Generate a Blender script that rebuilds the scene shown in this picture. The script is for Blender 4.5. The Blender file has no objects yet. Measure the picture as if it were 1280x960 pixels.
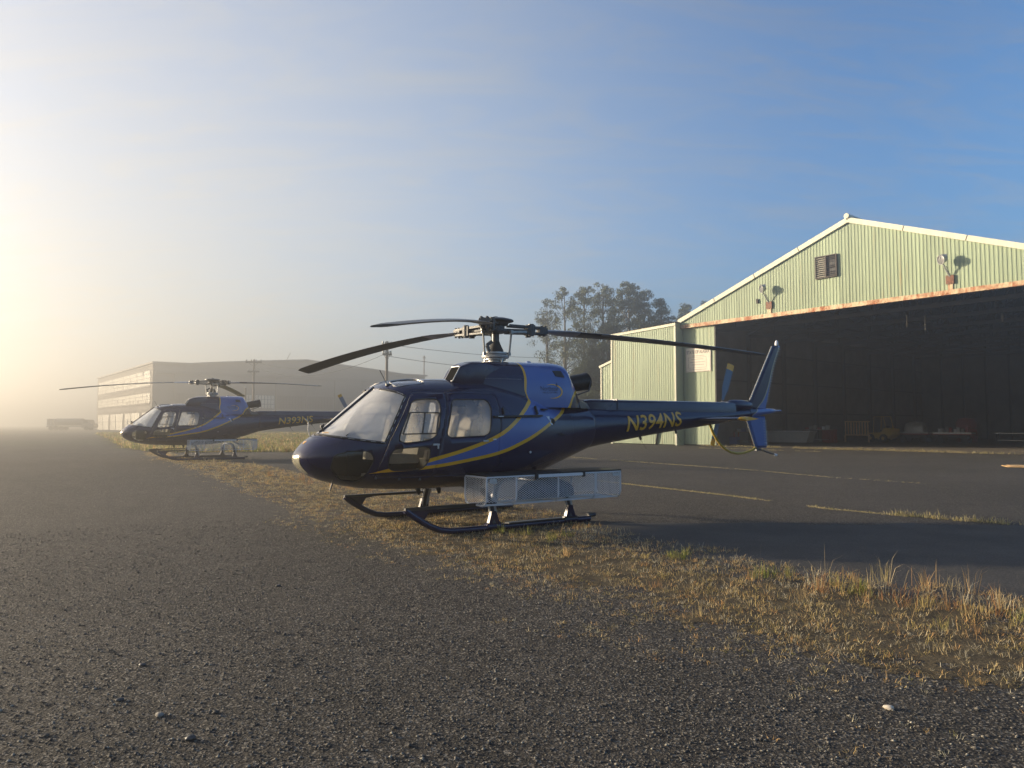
import bpy, bmesh, math, random
import numpy as np
from mathutils import Vector, Matrix
R = math.radians
random.seed(7)
rng = np.random.default_rng(11)
scene = bpy.context.scene
COL = scene.collection

# ------------------------------------------------------------------ camera
CAM_H, FPX, HORIZON = 1.525, 900.0, 530.5
cd = bpy.data.cameras.new('camera')
cd.sensor_width = 36.0
cd.lens = 36.0 * FPX / 1280.0
cd.clip_start, cd.clip_end = 0.05, 5000
cam = bpy.data.objects.new('camera', cd)
cam.location = (0, 0, CAM_H)
PITCH = math.atan((HORIZON - 480) / FPX)
cam.rotation_euler = (R(90) + PITCH, 0, 0)
COL.objects.link(cam)
scene.camera = cam

# ------------------------------------------------------------------ sky and sun
SUN_AZ, SUN_EL = R(-75), R(10.0)          # azimuth measured from +Y, negative to the left
sdir = Vector((math.sin(SUN_AZ) * math.cos(SUN_EL), math.cos(SUN_AZ) * math.cos(SUN_EL), math.sin(SUN_EL)))
world = bpy.data.worlds.new('World')
scene.world = world
world.use_nodes = True
wn, wl = world.node_tree.nodes, world.node_tree.links
wn.clear()
w_out = wn.new('ShaderNodeOutputWorld')
w_bg = wn.new('ShaderNodeBackground')
sky = wn.new('ShaderNodeTexSky')
sky.sky_type = 'NISHITA'
sky.sun_disc = False
sky.sun_elevation = SUN_EL
sky.sun_rotation = SUN_AZ
sky.altitude = 0
sky.air_density = 1.0
sky.dust_density = 1.2
sky.ozone_density = 4.6
w_bg.inputs['Strength'].default_value = 0.10
VEIL = 0.85
# thin cirrus: streaky veil that takes the brightness of the sky behind it
tc = wn.new('ShaderNodeTexCoord'); sx = wn.new('ShaderNodeSeparateXYZ'); wl.new(tc.outputs['Generated'], sx.inputs[0])
def wmath(op, a, b=None):
    n = wn.new('ShaderNodeMath'); n.operation = op
    for i, v in enumerate((a, b)):
        if v is None: continue
        if hasattr(v, 'is_linked'): wl.new(v, n.inputs[i])
        else: n.inputs[i].default_value = v
    return n.outputs[0]
zz = wmath('ADD', wmath('MAXIMUM', sx.outputs[2], 0.0), 0.16)
cb = wn.new('ShaderNodeCombineXYZ')
wl.new(wmath('DIVIDE', sx.outputs[0], zz), cb.inputs[0]); wl.new(wmath('DIVIDE', sx.outputs[1], zz), cb.inputs[1])
mp = wn.new('ShaderNodeMapping'); wl.new(cb.outputs[0], mp.inputs[0])
mp.inputs['Rotation'].default_value = (0, 0, R(-62)); mp.inputs['Scale'].default_value = (1.2, 4.6, 1)
def wnoise(vec, sc, det, ro, di):
    n = wn.new('ShaderNodeTexNoise'); wl.new(vec, n.inputs['Vector'])
    for k, v in (('Scale', sc), ('Detail', det), ('Roughness', ro), ('Distortion', di)): n.inputs[k].default_value = v
    return n.outputs['Fac']
n1 = wnoise(mp.outputs[0], 1.3, 9, 0.66, 2.2); n2 = wnoise(cb.outputs[0], 0.45, 3, 0.5, 0.4)
mr = wn.new('ShaderNodeMapRange'); wl.new(wmath('MULTIPLY', n1, wmath('ADD', n2, 0.45)), mr.inputs[0])
mr.inputs[1].default_value, mr.inputs[2].default_value, mr.inputs[3].default_value, mr.inputs[4].default_value = 0.42, 0.68, 0.02, 0.30
bw = wn.new('ShaderNodeRGBToBW'); wl.new(sky.outputs[0], bw.inputs[0])
cl = wn.new('ShaderNodeCombineColor')
for i, k in enumerate((1.34, 1.25, 1.12)): wl.new(wmath('MULTIPLY', bw.outputs[0], k), cl.inputs[i])
cx = wn.new('ShaderNodeMix'); cx.data_type = 'RGBA'
wl.new(mr.outputs[0], cx.inputs['Factor']); wl.new(sky.outputs[0], cx.inputs[6]); wl.new(cl.outputs[0], cx.inputs[7])
# high thin fog round the sun: an aureole that fades with the angle from the sun and with elevation
dt = wn.new('ShaderNodeVectorMath'); dt.operation = 'DOT_PRODUCT'
nv = wn.new('ShaderNodeVectorMath'); nv.operation = 'NORMALIZE'; wl.new(tc.outputs['Generated'], nv.inputs[0])
wl.new(nv.outputs[0], dt.inputs[0]); dt.inputs[1].default_value = sdir
ms = wn.new('ShaderNodeMapRange'); ms.interpolation_type = 'SMOOTHSTEP'
wl.new(dt.outputs['Value'], ms.inputs[0]); ms.inputs[1].default_value, ms.inputs[2].default_value = -0.20, 0.72
sn = wn.new('ShaderNodeSeparateXYZ'); wl.new(nv.outputs[0], sn.inputs[0])
el = wmath('DIVIDE', wmath('MAXIMUM', sn.outputs[2], 0.0), 0.60)
ef = wmath('DIVIDE', 1.0, wmath('ADD', 1.0, wmath('MULTIPLY', el, el)))
vf = wmath('MULTIPLY', wmath('MULTIPLY', ms.outputs[0], ef), VEIL)
vf = wmath('MULTIPLY', vf, wmath('ADD', 0.76, wmath('MULTIPLY', n1, 0.48)))
vc = wn.new('ShaderNodeValToRGB'); wl.new(dt.outputs['Value'], vc.inputs[0])
vc.color_ramp.elements[0].position, vc.color_ramp.elements[0].color = 0.25, tuple(c for c in (0.245, 0.253, 0.247)) + (1,)
vc.color_ramp.elements[1].position, vc.color_ramp.elements[1].color = 0.80, tuple(c for c in (0.305, 0.280, 0.235)) + (1,)
v10 = wn.new('ShaderNodeVectorMath'); v10.operation = 'SCALE'; wl.new(vc.outputs[0], v10.inputs[0]); v10.inputs['Scale'].default_value = 10.0
vx = wn.new('ShaderNodeMix'); vx.data_type = 'RGBA'
wl.new(vf, vx.inputs['Factor']); wl.new(cx.outputs[2], vx.inputs[6]); wl.new(v10.outputs[0], vx.inputs[7])
wl.new(vx.outputs[2], w_bg.inputs['Color'])
wl.new(w_bg.outputs[0], w_out.inputs['Surface'])
sl = bpy.data.lights.new('sun', 'SUN')
sl.energy = 5.0
sl.angle = R(2.4)
sl.color = (1.0, 0.83, 0.60)
sun = bpy.data.objects.new('sun', sl)
sun.rotation_euler = sdir.to_track_quat('Z', 'Y').to_euler()
sun.location = (-40, 10, 30)
COL.objects.link(sun)

vs = scene.view_settings
vs.view_transform = 'Standard'
vs.look = 'None'
vs.exposure = 1.5
vs.gamma = 1.0
vs.use_curve_mapping = False
cy = scene.cycles
cy.use_denoising = True
cy.max_bounces = 8
cy.diffuse_bounces = 3
cy.glossy_bounces = 4
cy.transparent_max_bounces = 24
cy.volume_bounces = 0
cy.sample_clamp_indirect = 2.0
cy.caustics_reflective = False
cy.caustics_refractive = False
HAZE_DENSITY = 0.0060
HAZE_G = 0.81
HAZE_TOP = 22.0

# ------------------------------------------------------------------ helpers
def tag(o, label=None, cat=None, group=None, kind=None):
    if label: o['label'] = label
    if cat: o['category'] = cat
    if group: o['group'] = group
    if kind: o['kind'] = kind
    return o

def empty(name, loc=(0, 0, 0), rz=0.0, label=None, cat=None, group=None):
    o = bpy.data.objects.new(name, None)
    o.empty_display_size = 0.2
    o.location = loc
    o.rotation_euler = (0, 0, rz)
    COL.objects.link(o)
    return tag(o, label, cat, group)

def link_mesh(name, me, mat=None, parent=None, smooth=None):
    if mat is not None and len(me.materials) == 0:
        for m in (mat if isinstance(mat, (list, tuple)) else [mat]):
            me.materials.append(m)
    o = bpy.data.objects.new(name, me)
    COL.objects.link(o)
    o.parent = parent
    if smooth is not None:
        for p in me.polygons: p.use_smooth = True
        me.set_sharp_from_angle(angle=R(smooth))
    return o

def frame_from(d):
    d = Vector(d).normalized()
    a = Vector((0, 0, 1)) if abs(d.z) < 0.95 else Vector((1, 0, 0))
    u = d.cross(a).normalized()
    return u, d.cross(u).normalized()

class MB:
    """collects shapes; build() links them as one mesh object"""
    def __init__(s): s.v, s.f = [], []
    def add(s, vs_, fs_):
        n = len(s.v)
        s.v += [tuple(p) for p in vs_]
        s.f += [tuple(i + n for i in f) for f in fs_]
        return s
    def box(s, c, size, rz=0.0, m=None):
        hx, hy, hz = size[0] / 2, size[1] / 2, size[2] / 2
        M = m if m is not None else Matrix.Rotation(rz, 3, 'Z')
        pts = [M @ Vector((x * hx, y * hy, z * hz)) + Vector(c) for x in (-1, 1) for y in (-1, 1) for z in (-1, 1)]
        return s.add(pts, [(0, 1, 3, 2), (4, 6, 7, 5), (0, 4, 5, 1), (2, 3, 7, 6), (0, 2, 6, 4), (1, 5, 7, 3)])
    def bb(s, a, b):
        return s.box([(a[i] + b[i]) / 2 for i in range(3)], [abs(b[i] - a[i]) for i in range(3)])
    def bar(s, p0, p1, w, h, up=(0, 0, 1)):
        p0, p1 = Vector(p0), Vector(p1)
        d = (p1 - p0)
        L = d.length
        d.normalize()
        u = d.cross(Vector(up))
        if u.length < 1e-4: u = d.cross(Vector((1, 0, 0)))
        u.normalize()
        n = u.cross(d).normalized()
        M = Matrix((d, u, n)).transposed()
        return s.box((p0 + p1) / 2, (L, w, h), m=M)
    def tube(s, path, r, n=8, caps=True):
        path = [Vector(p) for p in path]
        rs = r if isinstance(r, (list, tuple)) else [r] * len(path)
        base = len(s.v)
        t0 = (path[1] - path[0]).normalized()
        u, w = frame_from(t0)
        for i, p in enumerate(path):
            t = (path[min(i + 1, len(path) - 1)] - path[max(i - 1, 0)]).normalized()
            u = (u - t * u.dot(t)).normalized()
            w = t.cross(u)
            for k in range(n):
                a = 2 * math.pi * k / n
                s.v.append(tuple(p + (u * math.cos(a) + w * math.sin(a)) * rs[i]))
        for i in range(len(path) - 1):
            for k in range(n):
                a, b = base + i * n + k, base + i * n + (k + 1) % n
                s.f.append((a, b, b + n, a + n))
        if caps:
            s.f.append(tuple(base + k for k in reversed(range(n))))
            s.f.append(tuple(base + (len(path) - 1) * n + k for k in range(n)))
        return s
    def lathe(s, prof, c=(0, 0, 0), n=24, axis=(0, 0, 1)):
        """prof: (radius, height) pairs along axis"""
        A = Vector(axis).normalized()
        u, w = frame_from(A)
        base = len(s.v)
        C = Vector(c)
        for (r, z) in prof:
            for k in range(n):
                a = 2 * math.pi * k / n
                s.v.append(tuple(C + A * z + (u * math.cos(a) + w * math.sin(a)) * max(r, 1e-4)))
        for i in range(len(prof) - 1):
            for k in range(n):
                a, b = base + i * n + k, base + i * n + (k + 1) % n
                s.f.append((a, b, b + n, a + n))
        s.f.append(tuple(base + k for k in reversed(range(n))))
        s.f.append(tuple(base + (len(prof) - 1) * n + k for k in range(n)))
        return s
    def loft(s, rings, cap=True):
        n = len(rings[0])
        base = len(s.v)
        for r in rings: s.v += [tuple(p) for p in r]
        for i in range(len(rings) - 1):
            for k in range(n):
                a, b = base + i * n + k, base + i * n + (k + 1) % n
                s.f.append((a, b, b + n, a + n))
        if cap:
            s.f.append(tuple(base + k for k in reversed(range(n))))
            s.f.append(tuple(base + (len(rings) - 1) * n + k for k in range(n)))
        return s
    def prism(s, poly, a, b, ax='y'):
        """poly: 2-D outline; extruded from a to b along ax"""
        n = len(poly)
        def P(p, t):
            if ax == 'y': return (p[0], t, p[1])
            if ax == 'x': return (t, p[0], p[1])
            return (p[0], p[1], t)
        vs_ = [P(p, a) for p in poly] + [P(p, b) for p in poly]
        fs_ = [tuple(range(n)), tuple(range(2 * n - 1, n - 1, -1))]
        fs_ += [(i, i + n, (i + 1) % n + n, (i + 1) % n) for i in range(n)]
        return s.add(vs_, fs_)
    def mesh(s, name='m', fix=True):
        me = bpy.data.meshes.new(name)
        me.from_pydata(s.v, [], s.f)
        if fix:
            bm = bmesh.new(); bm.from_mesh(me)
            bmesh.ops.recalc_face_normals(bm, faces=bm.faces)
            bm.to_mesh(me); bm.free()
        me.update()
        return me
    def build(s, name, mat=None, parent=None, smooth=None, fix=True):
        return link_mesh(name, s.mesh(name, fix), mat, parent, smooth)

def copy_tree(o, parent=None):
    c = o.copy()
    COL.objects.link(c)
    c.parent = parent
    for ch in list(o.children): copy_tree(ch, c)
    return c

def pchip(xs, ys):
    xs, ys = np.asarray(xs, float), np.asarray(ys, float)
    h = np.diff(xs); d = np.diff(ys) / h
    m = np.zeros(len(xs))
    m[0], m[-1] = d[0], d[-1]
    for i in range(1, len(xs) - 1):
        if d[i - 1] * d[i] > 0:
            w1, w2 = 2 * h[i] + h[i - 1], h[i] + 2 * h[i - 1]
            m[i] = (w1 + w2) / (w1 / d[i - 1] + w2 / d[i])
    def f(x):
        x = np.clip(np.asarray(x, float), xs[0], xs[-1])
        i = np.clip(np.searchsorted(xs, x, side='right') - 1, 0, len(xs) - 2)
        t = (x - xs[i]) / h[i]
        return ((1 + 2 * t) * (1 - t) ** 2 * ys[i] + t * (1 - t) ** 2 * h[i] * m[i]
                + t * t * (3 - 2 * t) * ys[i + 1] + t * t * (t - 1) * h[i] * m[i + 1])
    return f

def round_poly(pts, r=0.05, k=5):
    """round the corners of a 2-D polygon"""
    out = []
    n = len(pts)
    for i in range(n):
        p0, p, p1 = Vector(pts[i - 1]), Vector(pts[i]), Vector(pts[(i + 1) % n])
        rr = r[i] if isinstance(r, (list, tuple)) else r
        a, b = (p0 - p), (p1 - p)
        ra = min(rr, a.length * 0.48); rb = min(rr, b.length * 0.48)
        A, B = p + a.normalized() * ra, p + b.normalized() * rb
        for j in range(k + 1):
            t = j / k
            out.append(tuple(A * (1 - t) ** 2 + p * 2 * t * (1 - t) + B * t * t))
    return out

def inset_poly(poly, d):
    """move every edge inwards by d (outwards when negative)"""
    n = len(poly)
    area = sum(poly[i][0] * poly[(i + 1) % n][1] - poly[(i + 1) % n][0] * poly[i][1] for i in range(n))
    sg = 1 if area > 0 else -1
    out = []
    for i in range(n):
        p0, p, p1 = Vector(poly[i - 1]), Vector(poly[i]), Vector(poly[(i + 1) % n])
        e0, e1 = (p - p0), (p1 - p)
        if e0.length < 1e-7 or e1.length < 1e-7:
            out.append(tuple(p)); continue
        e0.normalize(); e1.normalize()
        n0, n1 = Vector((-e0.y, e0.x)) * sg, Vector((-e1.y, e1.x)) * sg
        m = n0 + n1
        if m.length < 1e-6: m = n0
        m.normalize()
        out.append(tuple(p + m * d / max(0.4, m.dot(n0))))
    return out

def in_poly(px, pz, poly):
    px, pz = np.asarray(px), np.asarray(pz)
    c = np.zeros(px.shape, bool)
    n = len(poly)
    for i in range(n):
        x0, z0 = poly[i]; x1, z1 = poly[(i + 1) % n]
        cond = ((z0 > pz) != (z1 > pz))
        with np.errstate(divide='ignore', invalid='ignore'):
            xi = (x1 - x0) * (pz - z0) / (z1 - z0 + 1e-12) + x0
        c ^= cond & (px < xi)
    return c

def smoothstep(t):
    t = np.clip(t, 0, 1)
    return t * t * (3 - 2 * t)

# ------------------------------------------------------------------ materials
MATS = {}
def new_mat(name):
    m = bpy.data.materials.new(name)
    m.use_nodes = True
    nt = m.node_tree
    b = nt.nodes['Principled BSDF']
    MATS[name] = m
    return m, nt, b

class NT:
    """small node-building helper"""
    def __init__(s, nt): s.nt, s.n, s.l = nt, nt.nodes, nt.links
    def node(s, t, **kw):
        n = s.n.new(t)
        for k, v in kw.items(): setattr(n, k, v)
        return n
    def put(s, sock, v):
        if hasattr(v, 'is_linked'): s.l.new(v, sock)
        elif v is not None: sock.default_value = v
    def math(s, op, a, b=None, c=None, clamp=False):
        n = s.node('ShaderNodeMath', operation=op, use_clamp=clamp)
        s.put(n.inputs[0], a)
        if b is not None: s.put(n.inputs[1], b)
        if c is not None: s.put(n.inputs[2], c)
        return n.outputs[0]
    def coord(s, kind='Object'): return s.node('ShaderNodeTexCoord').outputs[kind]
    def xyz(s, v):
        n = s.node('ShaderNodeSeparateXYZ'); s.l.new(v, n.inputs[0]); return n.outputs
    def mapping(s, v, scale=(1, 1, 1), loc=(0, 0, 0), rot=(0, 0, 0)):
        n = s.node('ShaderNodeMapping')
        s.l.new(v, n.inputs['Vector'])
        n.inputs['Scale'].default_value = scale
        n.inputs['Location'].default_value = loc
        n.inputs['Rotation'].default_value = rot
        return n.outputs[0]
    def noise(s, v, scale=5, detail=4, rough=0.55, dist=0.0, out='Fac'):
        n = s.node('ShaderNodeTexNoise')
        s.l.new(v, n.inputs['Vector'])
        n.inputs['Scale'].default_value = scale
        n.inputs['Detail'].default_value = detail
        n.inputs['Roughness'].default_value = rough
        n.inputs['Distortion'].default_value = dist
        return n.outputs[out]
    def voronoi(s, v, scale=5, feature='F1', out='Distance', rnd=1.0):
        n = s.node('ShaderNodeTexVoronoi', feature=feature)
        s.l.new(v, n.inputs['Vector'])
        n.inputs['Scale'].default_value = scale
        n.inputs['Randomness'].default_value = rnd
        return n.outputs[out]
    def ramp(s, fac, stops, interp='LINEAR'):
        n = s.node('ShaderNodeValToRGB')
        s.put(n.inputs[0], fac)
        cr = n.color_ramp
        cr.interpolation = interp
        while len(cr.elements) > 1: cr.elements.remove(cr.elements[-1])
        for i, (p, c) in enumerate(stops):
            e = cr.elements[0] if i == 0 else cr.elements.new(p)
            e.position = p
            e.color = tuple(c) + (1,) if len(c) == 3 else c
        return n.outputs[0]
    def mix(s, fac, a, b, mode='MIX'):
        n = s.node('ShaderNodeMix', data_type='RGBA', blend_type=mode)
        s.put(n.inputs['Factor'], fac)
        for k, v in ((6, a), (7, b)):
            if hasattr(v, 'is_linked'): s.l.new(v, n.inputs[k])
            else: n.inputs[k].default_value = tuple(v) + (1,) if len(v) == 3 else v
        return n.outputs[2]
    def bump(s, h, strength=0.3, dist=0.02):
        n = s.node('ShaderNodeBump')
        n.inputs['Strength'].default_value = strength
        n.inputs['Distance'].default_value = dist
        s.l.new(h, n.inputs['Height'])
        return n.outputs[0]
    def fcurve(s, x, pts, x0, x1, y0, y1):
        """piecewise curve y(x) given by pts, through a Float Curve node"""
        mr = s.node('ShaderNodeMapRange')
        s.put(mr.inputs[0], x)
        mr.inputs[1].default_value, mr.inputs[2].default_value = x0, x1
        n = s.node('ShaderNodeFloatCurve')
        s.l.new(mr.outputs[0], n.inputs['Value'])
        c = n.mapping.curves[0]
        q = [((a - x0) / (x1 - x0), (b - y0) / (y1 - y0)) for a, b in pts]
        while len(c.points) < len(q): c.points.new(0.5, 0.5)
        for p, (a, b) in zip(c.points, q):
            p.location = (a, b); p.handle_type = 'AUTO_CLAMPED'
        n.mapping.update()
        return s.math('MULTIPLY_ADD', n.outputs[0], y1 - y0, y0)

def simple(name, col, rough=0.5, metal=0.0, coat=0.0, var=0.12, vscale=3.0, bump=0.0, bscale=60, spec=0.5):
    m, nt, b = new_mat(name)
    t = NT(nt)
    co = t.coord()
    nz = t.noise(co, vscale, 5, 0.6)
    lo = tuple(max(0, c * (1 - var)) for c in col); hi = tuple(min(1, c * (1 + var)) for c in col)
    t.l.new(t.ramp(nz, [(0.3, lo), (0.7, hi)]), b.inputs['Base Color'])
    b.inputs['Roughness'].default_value = rough
    b.inputs['Metallic'].default_value = metal
    b.inputs['Specular IOR Level'].default_value = spec
    b.inputs['Coat Weight'].default_value = coat
    b.inputs['Coat Roughness'].default_value = 0.05
    if bump:
        t.l.new(t.bump(t.noise(co, bscale, 4, 0.6), bump, 0.01), b.inputs['Normal'])
    return m

NAVY = (0.0065, 0.0070, 0.040)
LBLUE = (0.072, 0.135, 0.36)
GOLD = (0.82, 0.41, 0.02)
simple('navy_paint', NAVY, 0.22, 0.0, 0.25, 0.08, spec=0.4)
simple('blue_paint', LBLUE, 0.3, 0.0, 0.5, 0.06)
simple('gold_paint', GOLD, 0.4, 0.0, 0.3, 0.06)
simple('black_paint', (0.012, 0.012, 0.013), 0.4, 0, 0.1)
simple('black_rubber', (0.014, 0.014, 0.014), 0.7)
simple('dark_metal', (0.07, 0.07, 0.07), 0.42, 0.6, 0, 0.3, 12)
simple('grey_metal', (0.30, 0.30, 0.29), 0.4, 0.7, 0, 0.25, 12)
simple('pale_metal', (0.55, 0.54, 0.52), 0.4, 0.4, 0, 0.15, 12)
simple('white_enamel', (0.74, 0.74, 0.74), 0.4, 0, 0.1, 0.05)
simple('blade_dark', (0.028, 0.027, 0.026), 0.38, 0, 0, 0.25, 3)
simple('blade_pale', (0.36, 0.37, 0.38), 0.35, 0.2, 0, 0.15, 3)
simple('tail_blade_grey', (0.13, 0.18, 0.24), 0.4, 0, 0, 0.1)
simple('exhaust_metal', (0.035, 0.03, 0.028), 0.45, 0.8, 0, 0.5, 9)
simple('seat_fabric', (0.66, 0.59, 0.47), 0.9, 0, 0, 0.12, 8)
simple('cabin_liner', (0.62, 0.60, 0.55), 0.8, 0, 0, 0.06)
simple('panel_black', (0.02, 0.02, 0.02), 0.6)
simple('bag_navy', (0.022, 0.03, 0.07), 0.8, 0, 0, 0.25, 10)
simple('yellow_rubber', (0.5, 0.34, 0.04), 0.5)

def glass_mat(name, tint, gloss=1.0, rough=0.01, sky_sheen=0.0):
    m = bpy.data.materials.new(name); m.use_nodes = True
    MATS[name] = m
    t = NT(m.node_tree)
    t.n.clear()
    out = t.node('ShaderNodeOutputMaterial')
    tr = t.node('ShaderNodeBsdfTransparent'); tr.inputs[0].default_value = tuple(tint) + (1,)
    gl = t.node('ShaderNodeBsdfGlossy'); gl.inputs['Roughness'].default_value = rough
    gl.inputs['Color'].default_value = (0.95, 0.97, 1, 1)
    fr = t.node('ShaderNodeFresnel'); fr.inputs[0].default_value = 1.5
    mx = t.node('ShaderNodeMixShader')
    t.l.new(t.math('MULTIPLY', fr.outputs[0], 1.7 * gloss, clamp=True), mx.inputs[0])
    t.l.new(tr.outputs[0], mx.inputs[1]); t.l.new(gl.outputs[0], mx.inputs[2])
    res = mx.outputs[0]
    if sky_sheen:      # white scatter put into the glass for the bright sky's reflection
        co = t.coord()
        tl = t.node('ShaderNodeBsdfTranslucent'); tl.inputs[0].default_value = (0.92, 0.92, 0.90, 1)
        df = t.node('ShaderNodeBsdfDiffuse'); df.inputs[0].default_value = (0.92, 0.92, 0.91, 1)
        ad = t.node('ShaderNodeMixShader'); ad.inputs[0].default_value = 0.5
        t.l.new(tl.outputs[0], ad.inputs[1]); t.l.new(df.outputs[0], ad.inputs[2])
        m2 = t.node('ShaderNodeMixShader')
        t.l.new(t.ramp(t.noise(co, 2.0, 4, 0.6), [(0.3, (sky_sheen * 0.7,) * 3), (0.7, (sky_sheen * 1.25,) * 3)]), m2.inputs[0])
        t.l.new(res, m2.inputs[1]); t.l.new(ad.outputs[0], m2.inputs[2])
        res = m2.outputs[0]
    t.l.new(res, out.inputs['Surface'])
    return m
glass_mat('clear_glass', (0.88, 0.89, 0.89), sky_sheen=0.26)
glass_mat('sheen_glass', (0.86, 0.88, 0.88), 1.6, sky_sheen=0.72)
glass_mat('smoked_glass', (0.52, 0.53, 0.53))

def livery_mat():
    m, nt, b = new_mat('helicopter_livery')
    t = NT(nt)
    co = t.coord()
    X, Y, Z = t.xyz(co)
    UP = [(0.80, 0.62), (0.857, 0.89), (0.922, 1.128), (1.058, 1.742), (1.20, 2.32), (1.383, 2.84), (1.591, 3.177), (1.715, 3.324), (1.842, 3.481), (1.941, 3.585), (2.08, 3.545), (2.3, 3.575), (2.8, 3.60)]
    LO = [(0.80, 0.55), (0.857, 0.89), (0.906, 1.70), (1.0, 2.42), (1.089, 2.90), (1.231, 3.333), (1.394, 3.724), (1.537, 4.03), (1.741, 4.436), (2.0, 4.64), (2.3, 5.2), (2.8, 5.9)]
    def cu(z, pts): return t.fcurve(z, pts, 0.8, 2.8, 0.0, 6.0)
    def gt(a, b_): return t.math('GREATER_THAN', a, b_)
    W = 0.052
    up_a = gt(X, cu(Z, UP))                                             # right of / below the upper line
    up_b = gt(t.math('ADD', X, -0.75 * W), cu(t.math('ADD', Z, 0.85 * W), UP))
    lo_a = t.math('LESS_THAN', X, cu(Z, LO))
    lo_b = t.math('LESS_THAN', t.math('ADD', X, 0.6 * W), cu(t.math('ADD', Z, -0.85 * W), LO))
    field = t.math('MULTIPLY', up_a, lo_a)
    inner = t.math('MULTIPLY', up_b, lo_b)
    stripe = t.math('SUBTRACT', field, inner, clamp=True)
    nz = t.noise(co, 2.2, 4, 0.6)
    navy = t.ramp(nz, [(0.3, tuple(c * 0.9 for c in NAVY)), (0.7, tuple(c * 1.15 for c in NAVY))])
    blue = t.ramp(nz, [(0.3, tuple(c * 0.94 for c in LBLUE)), (0.7, tuple(c * 1.05 for c in LBLUE))])
    c1 = t.mix(inner, navy, blue)
    c2 = t.mix(stripe, c1, GOLD)
    t.l.new(c2, b.inputs['Base Color'])
    sm = t.noise(co, 7, 5, 0.65)
    t.l.new(t.ramp(sm, [(0.3, (0.15,) * 3), (0.8, (0.20,) * 3)]), b.inputs['Roughness'])
    b.inputs['Coat Weight'].default_value = 0.3
    b.inputs['Coat Roughness'].default_value = 0.06
    b.inputs['Specular IOR Level'].default_value = 0.4
    return m
livery_mat()

def fin_mat():
    m, nt, b = new_mat('fin_livery')
    t = NT(nt)
    co = t.coord()
    X, Y, Z = t.xyz(co)
    P = [(1.5, 9.55), (1.70, 9.81), (1.82, 10.02), (1.9, 10.10), (2.05, 10.27), (2.3, 10.43), (2.76, 10.62), (3.0, 10.74), (3.4, 10.96)]
    c = t.fcurve(Z, P, 1.5, 3.4, 9.4, 11.2)
    a = t.math('GREATER_THAN', X, c)
    a2 = t.math('GREATER_THAN', X, t.math('ADD', c, 0.035))
    col = t.mix(a, NAVY, (0.42, 0.36, 0.22))
    col = t.mix(a2, col, LBLUE)
    t.l.new(col, b.inputs['Base Color'])
    b.inputs['Roughness'].default_value = 0.3
    b.inputs['Coat Weight'].default_value = 0.5
    return m
fin_mat()

simple('lamp_cover', (0.62, 0.58, 0.44), 0.12, 0.55, 0.5, 0.1)
simple('basket_mesh', (0.88, 0.87, 0.85), 0.5, 0.0, 0, 0.05)
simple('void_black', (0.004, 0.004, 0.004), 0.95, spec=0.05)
simple('grey_stone', (0.20, 0.185, 0.16), 0.9)

# ------------------------------------------------------------------ helicopter (local: x aft from the nose, -y left, z up)
HX = [0.10, 0.13, 0.19, 0.28, 0.41, 0.55, 0.80, 1.05, 1.30, 1.60, 2.0, 2.8, 3.4, 4.0, 4.5, 4.9, 5.25]
H_W = pchip(HX, [0.03, 0.16, 0.28, 0.40, 0.52, 0.62, 0.755, 0.845, 0.90, 0.935, 0.945, 0.94, 0.89, 0.74, 0.57, 0.45, 0.37])
H_ZB = pchip(HX, [1.045, 0.97, 0.905, 0.835, 0.77, 0.72, 0.655, 0.615, 0.595, 0.578, 0.565, 0.565, 0.60, 0.70, 0.845, 0.975, 1.09])
H_ZT = pchip([0.10, 0.13, 0.19, 0.28, 0.41, 0.50, 0.80, 1.05, 1.24, 1.34, 1.5, 1.82, 2.4, 2.9, 3.4, 4.0, 4.5, 4.9, 5.25],
             [1.085, 1.14, 1.215, 1.30, 1.385, 1.44, 1.68, 1.885, 2.04, 2.11, 2.165, 2.20, 2.225, 2.215, 2.16, 2.06, 1.97, 1.90, 1.84])
H_ZM = pchip([0.10, 0.5, 1.0, 2.0, 3.0, 4.0, 4.6, 5.25], [1.065, 1.08, 1.12, 1.17, 1.22, 1.30, 1.38, 1.465])
H_PT = pchip([0.1, 0.5, 1.0, 1.6, 3.0, 4.3, 5.25], [2.0, 2.1, 2.35, 2.75, 2.7, 2.3, 2.0])
H_PB = pchip([0.1, 0.5, 1.0, 1.6, 3.0, 4.3, 5.25], [2.0, 2.2, 2.5, 2.7, 2.6, 2.2, 2.0])

def hull_ring(x, n=112, off=0.0):
    w, zb, zt, zm, pt, pb = (float(f(x)) for f in (H_W, H_ZB, H_ZT, H_ZM, H_PT, H_PB))
    out = []
    for k in range(n):
        a = 2 * math.pi * (k + 0.5) / n
        c, s = math.cos(a), math.sin(a)
        p = pt if s > 0 else pb
        hz = (zt - zm) if s > 0 else (zm - zb)
        y = math.copysign(abs(c) ** (2 / p), c) * max(w - off, 0.004)
        z = zm + math.copysign(abs(s) ** (2 / p), s) * max(hz - off, 0.004)
        out.append((x, y, z))
    return out

def hull_y(x, z):
    """half width of the hull at (x, z)"""
    w, zb, zt, zm, pt, pb = (float(f(x)) for f in (H_W, H_ZB, H_ZT, H_ZM, H_PT, H_PB))
    p = pt if z > zm else pb
    t = abs(z - zm) / ((zt - zm) if z > zm else (zm - zb))
    return w * max(0.0, 1 - min(t, 1) ** p) ** (1 / p)

def hull_z(x, y):
    w, zt, zm, pt = (float(f(x)) for f in (H_W, H_ZT, H_ZM, H_PT))
    return zm + (zt - zm) * max(0.0, 1 - min(abs(y) / w, 1) ** pt) ** (1 / pt)

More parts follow.
